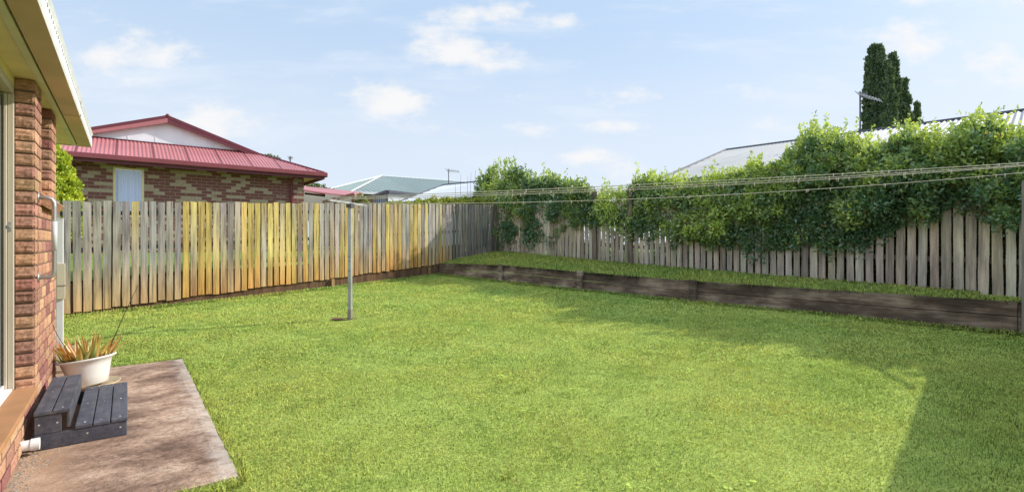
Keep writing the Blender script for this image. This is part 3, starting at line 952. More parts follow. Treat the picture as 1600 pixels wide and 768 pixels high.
mb.slab([a + UP * (l_bot(-1.7) - .22), b + UP * (l_bot(9.2) - .30), b + UP * (l_bot(9.2) + .28), a + UP * (l_bot(-1.7) + .50)], -LN * .03, (.15, .085, .05))
mb.build('base_board', M['paling'], lf)
for ps in posts_s:
    mb = MB(); p = LA + LD * ps - LN * .115
    mb.box(p + UP * ((l_top(ps) - .06 + l_bot(ps) - .4) / 2), LD, LN, UP, .10, .09, l_top(ps) - .06 - l_bot(ps) + .4, (.24, .17, .11)); mb.build('post', M['paling'], lf)
for ps in (4.62, 7.55):
    mb = MB(); p = LA + LD * ps + LN * .018
    zl = lawn_z(p.x, p.y); mb.box(p + UP * (zl + .06), LD, LN, UP, .075, .05, l_bot(ps) - zl + .06, (.36, .22, .11)); mb.build('stump', M['paling'], lf, bevel=.004)

rf = empty('paling_fence', (RA.x, RA.y, r_bot(0)), 0, 'brown-grey weathered paling fence behind the terrace, half covered by hedge', 'fence')
s = .05; mb = MB(); nextbay = 2.4; rposts = []
RG = [(.50, .405, .32), (.57, .47, .38), (.44, .35, .275), (.54, .455, .38), (.61, .505, .41)]
while s < 17:
    pitch = .137 + .0012 * s
    w = pitch - random.uniform(.024, .044)
    col = vary(random.choice(RG)); p = RA + RD * s + RN * random.uniform(0, .008)
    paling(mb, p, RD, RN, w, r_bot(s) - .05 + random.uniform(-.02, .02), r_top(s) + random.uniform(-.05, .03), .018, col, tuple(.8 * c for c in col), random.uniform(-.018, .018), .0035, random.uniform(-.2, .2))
    s += pitch
    if s > nextbay or s >= 17:
        mb.build('paling_panel', M['paling_brown'], rf); mb = MB(); rposts.append(s); nextbay = s + 2.4
for zo in (-.25, -1.15):
    mb = MB(); a = RA - RN * .04; b = RA - RN * .04 + RD * 6; c = RA - RN * .04 + RD * 16.8
    mb.bar(a + UP * (r_top(0) + zo), b + UP * (r_top(6) + zo), .04, .08, (.13, .1, .08)); mb.bar(b + UP * (r_top(6) + zo), c + UP * (r_top(14) + zo), .04, .08, (.13, .1, .08)); mb.build('rail', M['paling_brown'], rf)
for px, ytop in ((931, 299), (986, 293)):
    ps = s_at(RA, RD, px); p = RA + RD * ps + RN * .045; zt_ = at(px, ytop, p.y).z
    mb = MB(); mb.box(p + UP * ((zt_ + r_bot(ps) - .1) / 2), RD, RN, UP, .125, .05, zt_ - r_bot(ps) + .1, (.20, .155, .12)); mb.build('post', M['paling_brown'], rf)
for ps in rposts[:-1]:
    p = RA + RD * ps - RN * .11
    mb = MB(); mb.box(p + UP * ((r_top(ps) + r_bot(ps)) / 2 - .15), RD, RN, UP, .1, .1, r_top(ps) - r_bot(ps) + .2, (.2, .16, .12)); mb.build('post', M['paling_brown'], rf)

# unseen fence return, added out of frame so its shadow edges the sunlit lawn
QA = Vector((6.76, 5.95, 0)); QD = Vector((-.67, -.742, 0)).normalized(); QN = Vector((QD.y, -QD.x, 0))
mb = MB(); s = 0.0; ztop_ = float(lawn_z(4.19, 5.03)) + 1.74
while s < 5.2:
    p = QA + QD * s; zl = lawn_z(p.x, p.y)
    paling(mb, p, QD, QN, .145, zl - .02, ztop_ + random.uniform(-.01, .01), .018, vary(random.choice(RG)), (.35, .28, .22), 0, .002)
    s += .1475
mb.build('paling_panel', M['paling_brown'], rf)
for z in (.3, 1.5):
    mb = MB(); mb.bar(QA - QN * .04 + UP * (ztop_ - 1.74 + z), QA + QD * 5.2 - QN * .04 + UP * (ztop_ - 1.74 + z), .04, .08, (.2, .16, .12)); mb.build('rail', M['paling_brown'], rf)

# ----------------------------------------------------------- retaining wall
rw = empty('retaining_wall', (WA.x, WA.y, lawn_z(WA.x, WA.y)), math.atan2(WD.y, WD.x), 'low dark timber sleeper retaining wall edging the lawn', 'wall')
joints = [s_at(WA, WD, px) for px in (690, 785, 910, 1085)] + [11.45, 14.0]
joints[0] = -.1
for k in range(len(joints) - 1):
    a, b = joints[k] + .004, joints[k + 1] - .004
    for tier in (0, 1):
        vs = []
        R = 30
        for q in range(R + 1):
            s = a + (b - a) * q / R
            p = WA + WD * s
            zt1 = w_top(s); zl = lawn_z(p.x, p.y) - .10; zm = zt1 - .185
            z0, z1 = (zm + .006, zt1 + random.uniform(-.006, .004)) if tier else (zl, zm - .004)
            o_ = 0 if tier else .012
            o_ += random.uniform(-.003, .003)
            for (n_, z) in ((o_, z0), (o_, z1), (-.05, z1), (-.05, z0)):
                vs.append(p + WN * n_ + UP * z)
        fs = [(q * 4 + j, q * 4 + (j + 1) % 4, q * 4 + 4 + (j + 1) % 4, q * 4 + 4 + j) for q in range(R) for j in range(4)] + [(0, 3, 2, 1), tuple(R * 4 + j for j in range(4))]
        f = random.uniform(.85, 1.15) * (1.1 if tier else .95)
        mb = MB(); mb.add(vs, fs, (f * 1.1, f, f * .95))
        if tier:
            st = random.random()
            for q in range(R + 1):
                st = min(1.25, max(.12, st + random.uniform(-.5, .5)))
                mb.c[q * 4 + 1] = tuple(st * .75 * c for c in mb.c[q * 4 + 1]); mb.c[q * 4] = tuple(1.25 * c for c in mb.c[q * 4])
        mb.build('sleeper', M['sleeper'], rw)
for px, yt in ((785, 411), (909, 423), (1085, 437)):
    s = s_at(WA, WD, px); p = WA + WD * s + WN * .065
    zl = lawn_z(p.x, p.y); zt_ = w_top(s) + .03
    mb = MB(); mb.box(p + UP * ((zt_ + zl - .1) / 2), WD, WN, UP, .125 if px > 800 else .10, .075, zt_ - zl + .1, (1.15, 1.1, 1.05)); mb.build('post', M['sleeper'], rw, bevel=.006)

# -------------------------------------------------------------- clothesline
P1 = Vector((POST.x, POST.y, lawn_z(POST.x, POST.y) - .05)); P2 = Vector((6.385, 6.205, lawn_z(6.385, 6.205) - .05))
cl = empty('clothesline', P1, 0, 'two-post clothesline with steel T-bars and four long cords across the lawn', 'clothesline')
wdir = Vector((P2.x - P1.x, P2.y - P1.y, 0)).normalized(); tdir = Vector((-wdir.y, wdir.x, 0))
ZT1 = EYE + .585; ZT2 = EYE + .755
for (P, zt_, mat, zb, out_) in ((P1, ZT1, 'galv', ZT1 + .02, 0), (P2, ZT2, 'rust', EYE + .895, .40)):
    mb = MB(); mb.box(P + UP * ((zt_ - P.z) / 2), wdir, tdir, UP, .055, .055, zt_ - P.z); po = mb.build('post', M[mat], cl, bevel=.006)
    if mat == 'galv':
        mb = MB(); mb.box(P + UP * (.075 + .05), wdir, tdir, UP, .0562, .0562, .14); mb.build('rust_band', M['rust'], po)
        mb = MB()
        for z in (.80, .95, 1.02): mb.tube([P + UP * z - tdir * .026, P + UP * z - tdir * .034], .009, 8)
        mb.build('bolt', M['dark_trim'], po)
    if out_:
        mb = MB(); mb.bar(P + wdir * .03 + UP * (zt_ - P.z - .08), P + wdir * out_ + UP * (zb - P.z), .035, .035); mb.build('arm', M['galv'], po)
        P = P + wdir * out_
    mb = MB(); mb.bar(P - tdir * .62 + UP * (zb - P.z), P + tdir * .50 + UP * (zb - P.z), .038, .03, up=UP)
    tb = mb.build('crossbar', M['galv'], cl, bevel=.003)
    mb = MB(); mb.box(P + UP * ((zt_ + zb) / 2 - P.z - .025 if not out_ else zb - P.z - .03), wdir, tdir, UP, .085, .10, (abs(zb - zt_) + .05 if not out_ else .05)); mb.build('bracket', M['dark_trim'], tb, bevel=.004)
    mb = MB()
    for o_ in (-.58, -.42, -.27, .45): mb.tube([P + tdir * o_ + UP * (zb - P.z + .01), P + tdir * o_ + UP * (zb - P.z + .05)], .006, 8)
    mb.build('hook', M['steel'], tb)
for o_, sag, zr in ((-.58, .04, .05), (-.42, .055, .045), (-.27, .07, .05), (.45, .13, .03)):
    a = P1 + tdir * o_; a.z = ZT1 + .02 + .04; b = P2 + wdir * .40 + tdir * o_; b.z = EYE + .895 + zr
    ptsw = []
    for k in range(41):
        f = k / 40; p = a.lerp(b, f); p.z -= sag * 4 * f * (1 - f); ptsw.append(p)
    mb = MB(); mb.tube(ptsw, .0048, 6)
    for k in range(26):
        f = random.uniform(.25, 1) ; i0 = min(int(f * 40), 39); p = ptsw[i0].lerp(ptsw[i0 + 1], f * 40 - i0)
        L = random.uniform(.012, .05); mb.tube([p + UP * .009, p - UP * L], [.008, .0045], 6)
    mb.build('cord', M['wire'], cl, smooth=True)


# ---------------------------------------------------------------- foliage
def leaves(P, T, L, W, C, fold=.25):
    """diamond leaves: positions P, directions T, lengths L, widths W, colours C"""
    n = len(P)
    T = T / np.linalg.norm(T, axis=1, keepdims=True)
    R = rng.normal(0, 1, (n, 3)); S = np.cross(T, R); S /= np.linalg.norm(S, axis=1, keepdims=True) + 1e-9
    Nn = np.cross(T, S)
    L = L[:, None]; W = W[:, None]
    V = np.stack([P - T * L * .5, P + S * W * .5 + Nn * W * fold - T * L * .05, P + T * L * .5, P - S * W * .5 + Nn * W * fold - T * L * .05], 1)
    b = np.arange(n)[:, None] * 4
    F = np.concatenate([b + np.array([[0, 1, 2]]), b + np.array([[0, 2, 3]])], 0)
    return V.reshape(-1, 3), F, np.repeat(C, 4, 0)


TOP = np.array([(725, 335), (735, 318), (744, 290), (752, 264), (770, 254), (790, 247), (812, 252), (828, 270), (845, 272), (862, 262), (876, 276), (900, 272), (916, 278), (924, 292),
                (929, 316), (937, 298), (945, 290), (962, 288), (978, 296), (985, 302), (990, 276), (1003, 266), (1020, 265), (1035, 272), (1060, 276), (1085, 271), (1110, 266), (1130, 266), (1165, 259),
                (1185, 243), (1212, 250), (1235, 234), (1258, 202), (1290, 197), (1320, 208), (1342, 210), (1352, 222), (1378, 224), (1396, 204), (1420, 192), (1438, 198), (1452, 208), (1478, 210),
                (1496, 196), (1520, 181), (1545, 166), (1564, 184), (1576, 204), (1606, 206), (1640, 190), (1660, 190), (1720, 185), (2300, 70)], float)
BOT = np.array([(723, 344), (740, 372), (760, 384), (778, 378), (800, 368), (830, 375), (864, 372), (880, 356), (910, 342), (927, 338), (940, 345), (954, 357), (973, 368), (997, 377), (1012, 368), (1024, 361),
                (1050, 368), (1090, 381), (1130, 377), (1152, 374), (1178, 395), (1215, 392), (1230, 379), (1277, 374), (1308, 394), (1329, 389), (1360, 374), (1392, 353), (1423, 338), (1444, 331),
                (1465, 326), (1485, 325), (1506, 321), (1532, 333), (1553, 344), (1569, 350), (1600, 338), (1720, 335), (2300, 330)], float)


def fenceY(px):
    k = (px - CX) / FPX; s = (k * RA.y - RA.x) / (RD.x - k * RD.y); return RA.y + RD.y * s


def shrub(name, px0, px1, nclump, per, label, lit, leafL=.075):
    pm = (px0 + px1) / 2
    s = s_at(RA, RD, pm); base = RA + RD * s - RN * .3; base.z = r_bot(s)
    root = empty(name, base, 0, label, 'shrub', 'hedge shrubs along the right fence')
    # clump centres; most near the outline of the mass
    nc = int(nclump * 1.35); nb_ = int(nc * .28); nk_ = int(nc * .32)
    px = rng.uniform(px0, px1, nc)
    t0, b0 = np.interp(px, TOP[:, 0], TOP[:, 1]), np.interp(px, BOT[:, 0], BOT[:, 1])
    f = rng.uniform(0, 1, nc) ** .95
    Yf = fenceY(px)
    rad = rng.uniform(.13, .25, nc)
    rpx = rad * FPX / Yf
    edge = 9 + rng.normal(0, 5.0, nc)
    py = t0 + rpx * .55 + edge + (b0 - t0 - rpx * 1.1) * f
    lay = rng.uniform(-.55, .42, nc) * (1 - .35 * np.abs(f - .5)) - .02
    lay = np.where((f > .35), np.where(rng.uniform(0, 1, nc) < .82, rng.uniform(.06, .42, nc), rng.uniform(-.5, -.1, nc)), lay)
    lay[:nb_] = rng.uniform(-1.2, -.40, nb_)
    k_ = (px[:nb_] - CX) / FPX; sf = (k_ * RA.y - RA.x) / (RD.x - k_ * RD.y)
    bb = HY - (r_bot(sf) - EYE) * FPX / Yf[:nb_]
    py[:nb_] = t0[:nb_] + rpx[:nb_] * .8 + 8 + (bb - t0[:nb_] - rpx[:nb_]) * rng.uniform(0, 1, nb_)
    # the front of the mass bulges in lumps with shaded hollows between them
    nl = max(4, int((px1 - px0) / 17)); lx = rng.uniform(px0, px1, nl)
    lt, lb = np.interp(lx, TOP[:, 0], TOP[:, 1]), np.interp(lx, BOT[:, 0], BOT[:, 1]); ly = lt + 10 + (lb - lt - 16) * rng.uniform(0, 1, nl)
    lr = rng.uniform(.24, .42, nl); lpro = rng.uniform(.05, .5, nl); lyel = rng.normal(0, .16, nl)
    dd_ = np.hypot(px[:, None] - lx[None], py[:, None] - ly[None]) / FPX * Yf[:, None] / lr[None]
    near = dd_.argmin(1); dn = np.minimum(dd_.min(1), 1.6)
    fr = slice(nb_ + nk_, nc)
    lay[fr] = (lpro[near] - .42 * dn ** 2)[fr] + rng.uniform(-.08, .06, nc)[fr] + .10
    lay[fr] = np.where(f[fr] > .35, np.maximum(lay[fr], .05), lay[fr])
    shade_ = lyel[near] - .20 * np.clip(dn - .5, 0, 1)  # shade painted into the leaf colour in hollows between lumps
    q_ = slice(nb_, nb_ + nk_)
    lay[q_] = rng.uniform(-.30, .0, nk_); py[q_] = t0[q_] + rpx[q_] * .75 + 6 + (b0 - t0 - rpx)[q_] * rng.uniform(0, .5, nk_)
    Yc = Yf - lay * .75
    c = np.c_[(px - CX) / FPX * Yc, Yc, EYE + (HY - py) / FPX * Yc]
    idx = np.repeat(np.arange(nc), per)
    n = len(idx)
    d = rng.normal(0, 1, (n, 3)); d /= np.linalg.norm(d, axis=1, keepdims=True)
    rr = rad[idx] * rng.uniform(.1, 1.0, n) ** .4
    P = c[idx] + d * rr[:, None] * np.array([1, .9, 1.0])
    T = d * 1.0 + rng.normal(0, .5, (n, 3)) + np.array([0, 0, .1])
    yel = np.clip(lit + shade_[idx] + .55 * (0.5 - f[idx]) + rng.normal(0, .30, nc)[idx] + rng.normal(0, .1, n), 0, 1)[:, None]  # leaf colour painted lighter towards the sunlit top, darker in the shaded lower part
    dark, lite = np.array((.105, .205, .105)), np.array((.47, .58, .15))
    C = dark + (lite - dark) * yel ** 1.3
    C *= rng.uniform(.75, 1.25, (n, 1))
    # sprigs rising out of the top
    C[rng.uniform(0, 1, n) < .012] = (.34, .22, .09)
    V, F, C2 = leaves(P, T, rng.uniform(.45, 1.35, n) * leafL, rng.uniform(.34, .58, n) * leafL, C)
    VV, FF, CC = [V], [F], [C2]; off = len(V)
    ns = int((px1 - px0) / 2.2)
    sx = rng.uniform(px0 + 2, px1 - 2, ns); sy = np.interp(sx, TOP[:, 0], TOP[:, 1]) + rng.uniform(6, 22, ns)
    Ys = fenceY(sx) + rng.uniform(-.3, .4, ns); ln = rng.uniform(.08, .24, ns) * np.where(rng.uniform(0, 1, ns) < .2, 1.9, 1)
    m = 14
    ii = np.repeat(np.arange(ns), m); ff = np.tile(np.linspace(0, 1, m), ns)
    bx = np.c_[(sx - CX) / FPX * Ys, Ys, EYE + (HY - sy) / FPX * Ys]
    tilt = rng.normal(0, .35, (ns, 3)); tilt[:, 2] = 1; tilt /= np.linalg.norm(tilt, axis=1, keepdims=True)
    P = bx[ii] + tilt[ii] * (ln[ii] * ff)[:, None] + rng.normal(0, .022, (len(ii), 3))
    T = rng.normal(0, .7, (len(ii), 3)) + tilt[ii] * .9
    C = (dark + (lite - dark) * np.clip(lit + .45 + rng.normal(0, .2, (len(ii), 1)), 0, 1)) * rng.uniform(.8, 1.2, (len(ii), 1))
    V, F, C2 = leaves(P, T, rng.uniform(.6, 1.1, len(ii)) * leafL, rng.uniform(.35, .5, len(ii)) * leafL, C)
    VV.append(V); FF.append(F + off); CC.append(C2)
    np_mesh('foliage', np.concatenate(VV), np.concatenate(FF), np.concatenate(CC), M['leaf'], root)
    # woody stems
    for k in range(4):
        q = base + RD * random.uniform(-.3, .3) - RN * random.uniform(.0, .3)
        e = np.array(base - RN * random.uniform(0, .3) + RD * random.uniform(-.4, .4) + UP * random.uniform(1.0, 1.7))
        mb = MB(); e = Vector(e); mid = q.lerp(e, .5) + Vector((random.uniform(-.1, .1), 0, .05))
        mb.tube([q - UP * .1, mid, e, e + UP * .12], [.026, .02, .012, .004], 7, (.1, .08, .06)); mb.build('stem', M['bark'], root, smooth=True)
    return root


shrub('hedge_shrub', 724, 832, 250, 58, 'dark dense shrub in the far corner where both fences meet', .28, 0.104)
shrub('hedge_shrub', 822, 931, 210, 58, 'dark shrub with low rounded top just right of the corner shrub', .26, 0.104)
shrub('hedge_shrub', 928, 988, 70, 58, 'thin small yellow-green shrub in front of the two tall fence posts', .55, 0.098)
shrub('hedge_shrub', 986, 1125, 260, 58, 'yellow-green shrub beginning the long hedge, right of the tall posts', .62, 0.098)
shrub('hedge_shrub', 1112, 1240, 300, 58, 'mid-height shrub in front of the grey roof hip, stepping up to the right', .50, 0.095)
shrub('hedge_shrub', 1228, 1352, 340, 58, 'tall hedge shrub with upright sprigs to the left of the antenna mast', .36, 0.091)
shrub('hedge_shrub', 1340, 1456, 340, 58, 'dense hedge shrub below the cypress tree', .36, 0.088)
shrub('hedge_shrub', 1446, 2250, 1350, 58, 'tallest glossy hedge shrub at the right edge above the bare palings', .30, 0.085)  # extended unseen past the frame to block sun leaking round the hedge


def blob_tree(name, label, cat, base, blobs, n, leaf, dark, lite, mat='leaf', trunk_r=.08, lit=.4, up=.2, clump=(.10, .2), per=24, group=None):
    root = empty(name, base, 0, label, cat, group)
    VV, FF, CC, off = [], [], [], 0
    vol = np.array([b[3] * b[4] for b in blobs], float); vol /= vol.sum()
    for (bx, by, bz, rx, rz), fr in zip(blobs, vol):
        nc = max(4, int(n * fr / per))
        d = rng.normal(0, 1, (nc, 3)); d /= np.linalg.norm(d, axis=1, keepdims=True)
        r = rng.uniform(.45, 1.0, nc)[:, None] ** .5
        c = np.array([bx, by, bz]) + d * r * np.array([rx, rx, rz])
        idx = np.repeat(np.arange(nc), per); m = len(idx)
        dd = rng.normal(0, 1, (m, 3)); dd /= np.linalg.norm(dd, axis=1, keepdims=True)
        cr = rng.uniform(*clump, nc)
        P = c[idx] + dd * (cr[idx] * rng.uniform(.2, 1, m))[:, None]
        T = dd + rng.normal(0, .5, (m, 3)) + np.array([0, 0, up * 2])
        y = np.clip(lit + rng.normal(0, .2, nc)[idx] + rng.normal(0, .1, m), 0, 1)[:, None]
        C = (np.array(dark) + (np.array(lite) - np.array(dark)) * y)
        V, F, C2 = leaves(P, T, rng.uniform(.6, 1.2, m) * leaf, rng.uniform(.4, .6, m) * leaf, C)
        VV.append(V); FF.append(F + off); CC.append(C2); off += len(V)
    np_mesh('crown', np.concatenate(VV), np.concatenate(FF), np.concatenate(CC), M[mat], root)
    top = max(b[2] for b in blobs); b0 = Vector(base); bb = blobs[0]
    mb = MB(); mb.tube([b0 - UP * .1, b0.lerp(Vector((bb[0], bb[1], top)), .5) + Vector((.02, 0, 0)), Vector((bb[0], bb[1], top))], [trunk_r, trunk_r * .7, trunk_r * .2], 8)
    mb.build('trunk', M['bark'], root, smooth=True)
    return root


# lime conifer behind the left end of the fence
cb = at(86, 300, 9.6)
blobs = [(cb.x + 0, 9.6, EYE + .3 + k * .26, .50 * (1 - k / 7.2) ** .8 + .05, .3) for k in range(6)]
blob_tree('conifer_shrub', 'bright lime conical conifer between the brick pier and the neighbour house', 'shrub', (cb.x, 9.6, EYE - .6), blobs, 15000, .07, (.20, .30, .02), (.62, .68, .07), 'conifer', .05, .5, .5, (.05, .11), 20)

# ------------------------------------------------------- cypress far behind
CYP = [(1364, 73, 1347, 1380, 36.0), (1376, 72, 1364, 1391, 35.6), (1388, 97, 1377, 1401, 34.8), (1394, 86, 1385, 1414, 36.6), (1410, 126, 1399, 1428, 36.8), (1434, 162, 1425, 1441, 37.5)]
blobs = []
for (cx_, ty, xl, xr, Yc) in CYP:
    hw = (xr - xl) / 2 / FPX * Yc * .98; xc = ((xl + xr) / 2 - CX) / FPX * Yc
    zt_ = EYE + (HY - ty) / FPX * Yc; zb = EYE + 2.0
    K = max(3, int((zt_ - zb) / .55))
    for k in range(K):
        f = k / (K - 1); z = zb + (zt_ - .3 - zb) * f
        r = hw * (1.0 if f < .6 else max(.34, 1 - ((f - .6) / .47) ** 2.2))
        blobs.append((xc + random.uniform(-.05, .05) + ((cx_ - (xl + xr) / 2) / FPX * Yc) * f, Yc + random.uniform(-.1, .1), z, r * random.uniform(.85, 1.0), .45))
blob_tree('cypress_tree', 'tall dark columnar cypress behind the grey roof', 'tree', (blobs[0][0], 36, -.4), blobs, 230000, .26, (.055, .10, .06), (.15, .20, .10), 'conifer', .2, .5, .9, (.10, .22), 22)

# other far trees
q = at(424, 262, 34); blob_tree('leafy_tree', 'small round-topped green tree showing above the red roof hip', 'tree', (q.x, 34, -.4), [(q.x, 34, q.z, .72, .85), (q.x + .45, 34.2, q.z - .3, .5, .6), (q.x - .5, 33.9, q.z - .25, .45, .5)], 6500, .17, (.04, .08, .02), (.14, .19, .04), 'leaf', .12, .45, .2, (.12, .25))
q = at(491, 300, 24); blob_tree('leafy_tree', 'low green treetop beside the eave of the red-roofed house', 'tree', (q.x, 24, -.4), [(q.x, 24, q.z, .65, .35), (q.x + .5, 24.1, q.z - .1, .4, .3)], 3000, .15, (.05, .09, .02), (.17, .22, .05), 'leaf', .1, .5, .2, (.12, .22))
q = at(562, 314, 16.5); blob_tree('leafy_shrub', 'small yellow-green bush behind the fence by the clothesline post', 'shrub', (q.x, 16.5, .6), [(q.x, 16.5, q.z, .17, .22), (q.x + .15, 16.5, q.z, .13, .2)], 800, .09, (.1, .15, .03), (.3, .33, .07), 'leaf', .03, .5, .2, (.06, .12))
# lime creeper hedge along the top of the left fence
blobs = []
s0, s1 = s_at(LA, LD, 618), s_at(LA, LD, 772)
for k in range(34):
    f = k / 33; s = s0 + (s1 - s0) * f; p = LA + LD * s - LN * .22
    hz = .02 + .16 * min(1, f * 2.2) + random.uniform(-.03, .04)
    blobs.append((p.x, p.y, l_top(s) - .12 + hz * .5, .17, .12 + hz * .6))
b = LA + LD * (s0 + s1) / 2 - LN * .3
blob_tree('clipped_hedge', 'lime-green strip of hedge poking over the far end of the left fence', 'hedge', (b.x, b.y, .7), blobs, 14000, .075, (.13, .19, .025), (.40, .43, .06), 'leaf', .03, .55, .3, (.05, .12), 20)
# bare twigs beside the corner shrub
tw = empty('bare_twigs', at(733, 330, 17.2), 0, 'leafless upright twigs beside the corner shrub', 'twigs')
for (xa, xb, yt) in ((722, 720, 272), (728, 731, 276), (734, 736, 270), (739, 743, 266), (715, 711, 285)):
    mb = MB(); a = at(xa, 345, 17.2); b = at(xb, yt, 17.2); mb.tube([a, a.lerp(b, .5) + Vector((random.uniform(-.04, .04), 0, 0)), b], [.012, .008, .003], 5); mb.build('twig', M['bark'], tw)

# --------------------------------------------------- red-roofed neighbour
RX0, RX1, RY = -2.5, 4.35, 16.16
ZG = EYE + 2.06
nb = empty('brick_house', H(.93, RY, EYE - .3), HA, 'neighbour two-tone brick house with red corrugated gabled roof', 'house')
wx0, wx1, wzt, wzb = -.258, .37, EYE + 1.90, EYE + .65
mb = MB(); zb_ = EYE - .6; zw = ZG - .03
mb.hbox(RX0, wx0, RY, RY + .12, zb_, zw); mb.hbox(wx1, RX1, RY, RY + .12, zb_, zw); mb.hbox(wx0, wx1, RY, RY + .12, zb_, wzb); mb.hbox(wx0, wx1, RY, RY + .12, wzt, zw)
mb.hbox(RX1 - .12, RX1, RY + .12, RY + 9, zb_, zw); mb.hbox(RX0, RX0 + .12, RY + .12, RY + 9, zb_, zw)
mb.build('wall', M['brick_two'], nb)
mb = MB()
for (a, b, c, d) in ((wx0, wx0 + .045, wzb, wzt), (wx1 - .045, wx1, wzb, wzt), (wx0 + .045, wx1 - .045, wzt - .045, wzt), (wx0 + .045, wx1 - .045, wzb, wzb + .045)):
    mb.hbox(a, b, RY - .012, RY + .05, c, d)
wo = mb.build('window', M['cream'], nb)
mb = MB(); vs, fs = [], []
for k in range(49):
    xx = wx0 + .045 + (wx1 - wx0 - .09) * k / 48
    dd = .022 * math.sin(k * .9) + .016 * math.sin(k * .33 + 1)
    vs += [H(xx, RY + .085 + dd, wzb + .045), H(xx, RY + .085 + dd * .7, wzt - .045)]
mb.add(vs, [(2 * k, 2 * k + 2, 2 * k + 3, 2 * k + 1) for k in range(48)]); mb.build('curtain', M['curtain'], wo, smooth=True)
t = NT('window_pane')
gl = t.n('ShaderNodeBsdfGlossy'); gl.inputs['Roughness'].default_value = .03; tr = t.n('ShaderNodeBsdfTransparent'); mx = t.n('ShaderNodeMixShader'); mx.inputs[0].default_value = .14
t.l(tr.outputs[0], mx.inputs[1]); t.l(gl.outputs[0], mx.inputs[2]); t.l(mx.outputs[0], t.out.inputs[0])
mb = MB(); mb.poly([H(wx0 + .045, RY + .03, wzb + .045), H(wx1 - .045, RY + .03, wzb + .045), H(wx1 - .045, RY + .03, wzt - .045), H(wx0 + .045, RY + .03, wzt - .045)]); mb.build('pane', t.m, wo)
GX0, GX1, GY = RX0 - .48, RX1 + .49, RY - .46
mb = MB(); mb.hbox(GX0, GX1, GY + .02, RY - .003, ZG - .028, ZG - .02); mb.hbox(RX1 + .003, GX1, RY, RY + 9, ZG - .028, ZG - .02); mb.build('soffit', M['cream'], nb)
tan = .405
SB = 1.62                        # plan depth of the skirt roof
RXM = (GX0 + GX1) / 2
zr = ZG + .065
rise = SB * tan
DY = GY + SB
hw = (GX1 - GX0) / 2
zrid = zr + rise + .80
rm = MB()
corr(rm, [H(GX0, GY, zr), H(GX1, GY, zr), H(GX1 - SB, DY, zr + rise), H(GX0 + SB, DY, zr + rise)], HXV, .085, .011)
for sx, gx in ((1, GX1), (-1, GX0)):
    corr(rm, [H(gx, GY, zr), H(gx, GY + 9.5, zr), H(gx - sx * SB, GY + 9.5, zr + rise), H(gx - sx * SB, DY, zr + rise)], HYV, .085, .011)
    corr(rm, [H(gx - sx * SB, DY - .13, zr + rise), H(gx - sx * SB, GY + 9.5, zr + rise), H(RXM, GY + 9.5, zrid), H(RXM, DY - .13, zrid)], HYV, .085, .011, 6, .004)
rm.build('roof', M['red_roof'], nb, smooth=True)
# sheet laps as darker lines up the skirt
mb = MB()
xx = GX0 + .5
while xx < GX1 - .3:
    top = min(1, (xx - GX0) / SB, (GX1 - xx) / SB)
    mb.bar(H(xx, GY, zr + .012), H(xx, GY + SB * top, zr + .012 + rise * top), .014, .012); xx += .762
mb.build('sheet_lap', M['red_trim'], nb)
gz = zr + rise
mb = MB(); tp = H(RXM, DY + .02, zrid - .16)
mb.slab([H(GX0 + SB + .1, DY + .02, gz - .03), H(GX1 - SB - .1, DY + .02, gz - .03), tp], HYV * .05); mb.build('gable', M['white_dirty'], nb)
for k in range(-4, 5):
    xg = RXM + .35 + k * .62; top_ = (zrid - .17) - (zrid - .17 - gz) * abs(xg - RXM) / (hw - SB)
    if top_ - gz > .06:
        mb = MB(); mb.hbox(xg - .012, xg + .012, DY + .012, DY + .019, gz, top_); mb.build('cover_strip', M['white_dirty'], nb)
mb, mb2 = MB(), MB()
for sx, gx in ((1, GX1), (-1, GX0)):
    foot = Vector((gx - sx * (SB - .05), 0, gz - .03))
    a = H(RXM, DY - .335, zrid + .02); b = H(gx - sx * (SB - .15), DY - .335, gz - .04)
    a = H(RXM, DY - .145, zrid + .02); b = H(gx - sx * (SB - .25), DY - .145, gz - .06)
    dv = Vector((0, 0, -.085)); dw = Vector((0, 0, -.13))
    mb.slab([a, b, b + dv, a + dv], HYV * .03)
    (mb2 if sx < 0 else mb).slab([a + dv + HYV * .006, b + dv + HYV * .006, b + dv + dw * .5 + HYV * .006, a + dv + dw + HYV * .006], HYV * .02)
mb.build('barge_cap', M['red_trim'], nb); mb2.build('bargeboard', M['red_roof'], nb)
mb = MB()
for sx, gx in ((1, GX1), (-1, GX0)):
    a = H(RXM, DY - .11, zrid - .16); b = H(gx - sx * (SB - .1), DY - .11, gz - .12)
    mb.slab([a, b, b + HYV * .12, a + HYV * .12], (0, 0, -.012))
mb.build('gable_soffit', M['red_roof'], nb)
mb = MB()
mb.tube([H(RXM, DY - .15, zrid + .005), H(RXM, GY + 9.5, zrid + .02)], .05, 8)
for sx, gx in ((1, GX1), (-1, GX0)): mb.tube([H(gx, GY, zr + .012), H(gx - sx * SB, DY, zr + rise + .012)], .032, 8)
mb.tube([H(GX0 + SB, DY - .01, gz + .01), H(GX1 - SB, DY - .01, gz + .01)], .022, 8)
mb.build('ridge_cap', M['red_trim'], nb, smooth=True)
mb = MB(); mb.hbox(GX0 - .06, GX1 + .06, GY - .10, GY + .015, ZG - .05, ZG + .075); mb.hbox(GX1 - .015, GX1 + .10, GY + .016, GY + 9.4, ZG - .05, ZG + .075); mb.build('gutter', mat_paint('maroon_gutter', (.27, .065, .075), .35, .1, 3), nb, bevel=.012)
mb = MB(); mb.hbox(GX0, GX1, GY + .0, GY + .022, ZG - .13, ZG - .052); mb.hbox(GX1 - .022, GX1, GY + .025, GY + 9.4, ZG - .13, ZG - .052); mb.build('fascia', M['red_trim'], nb)
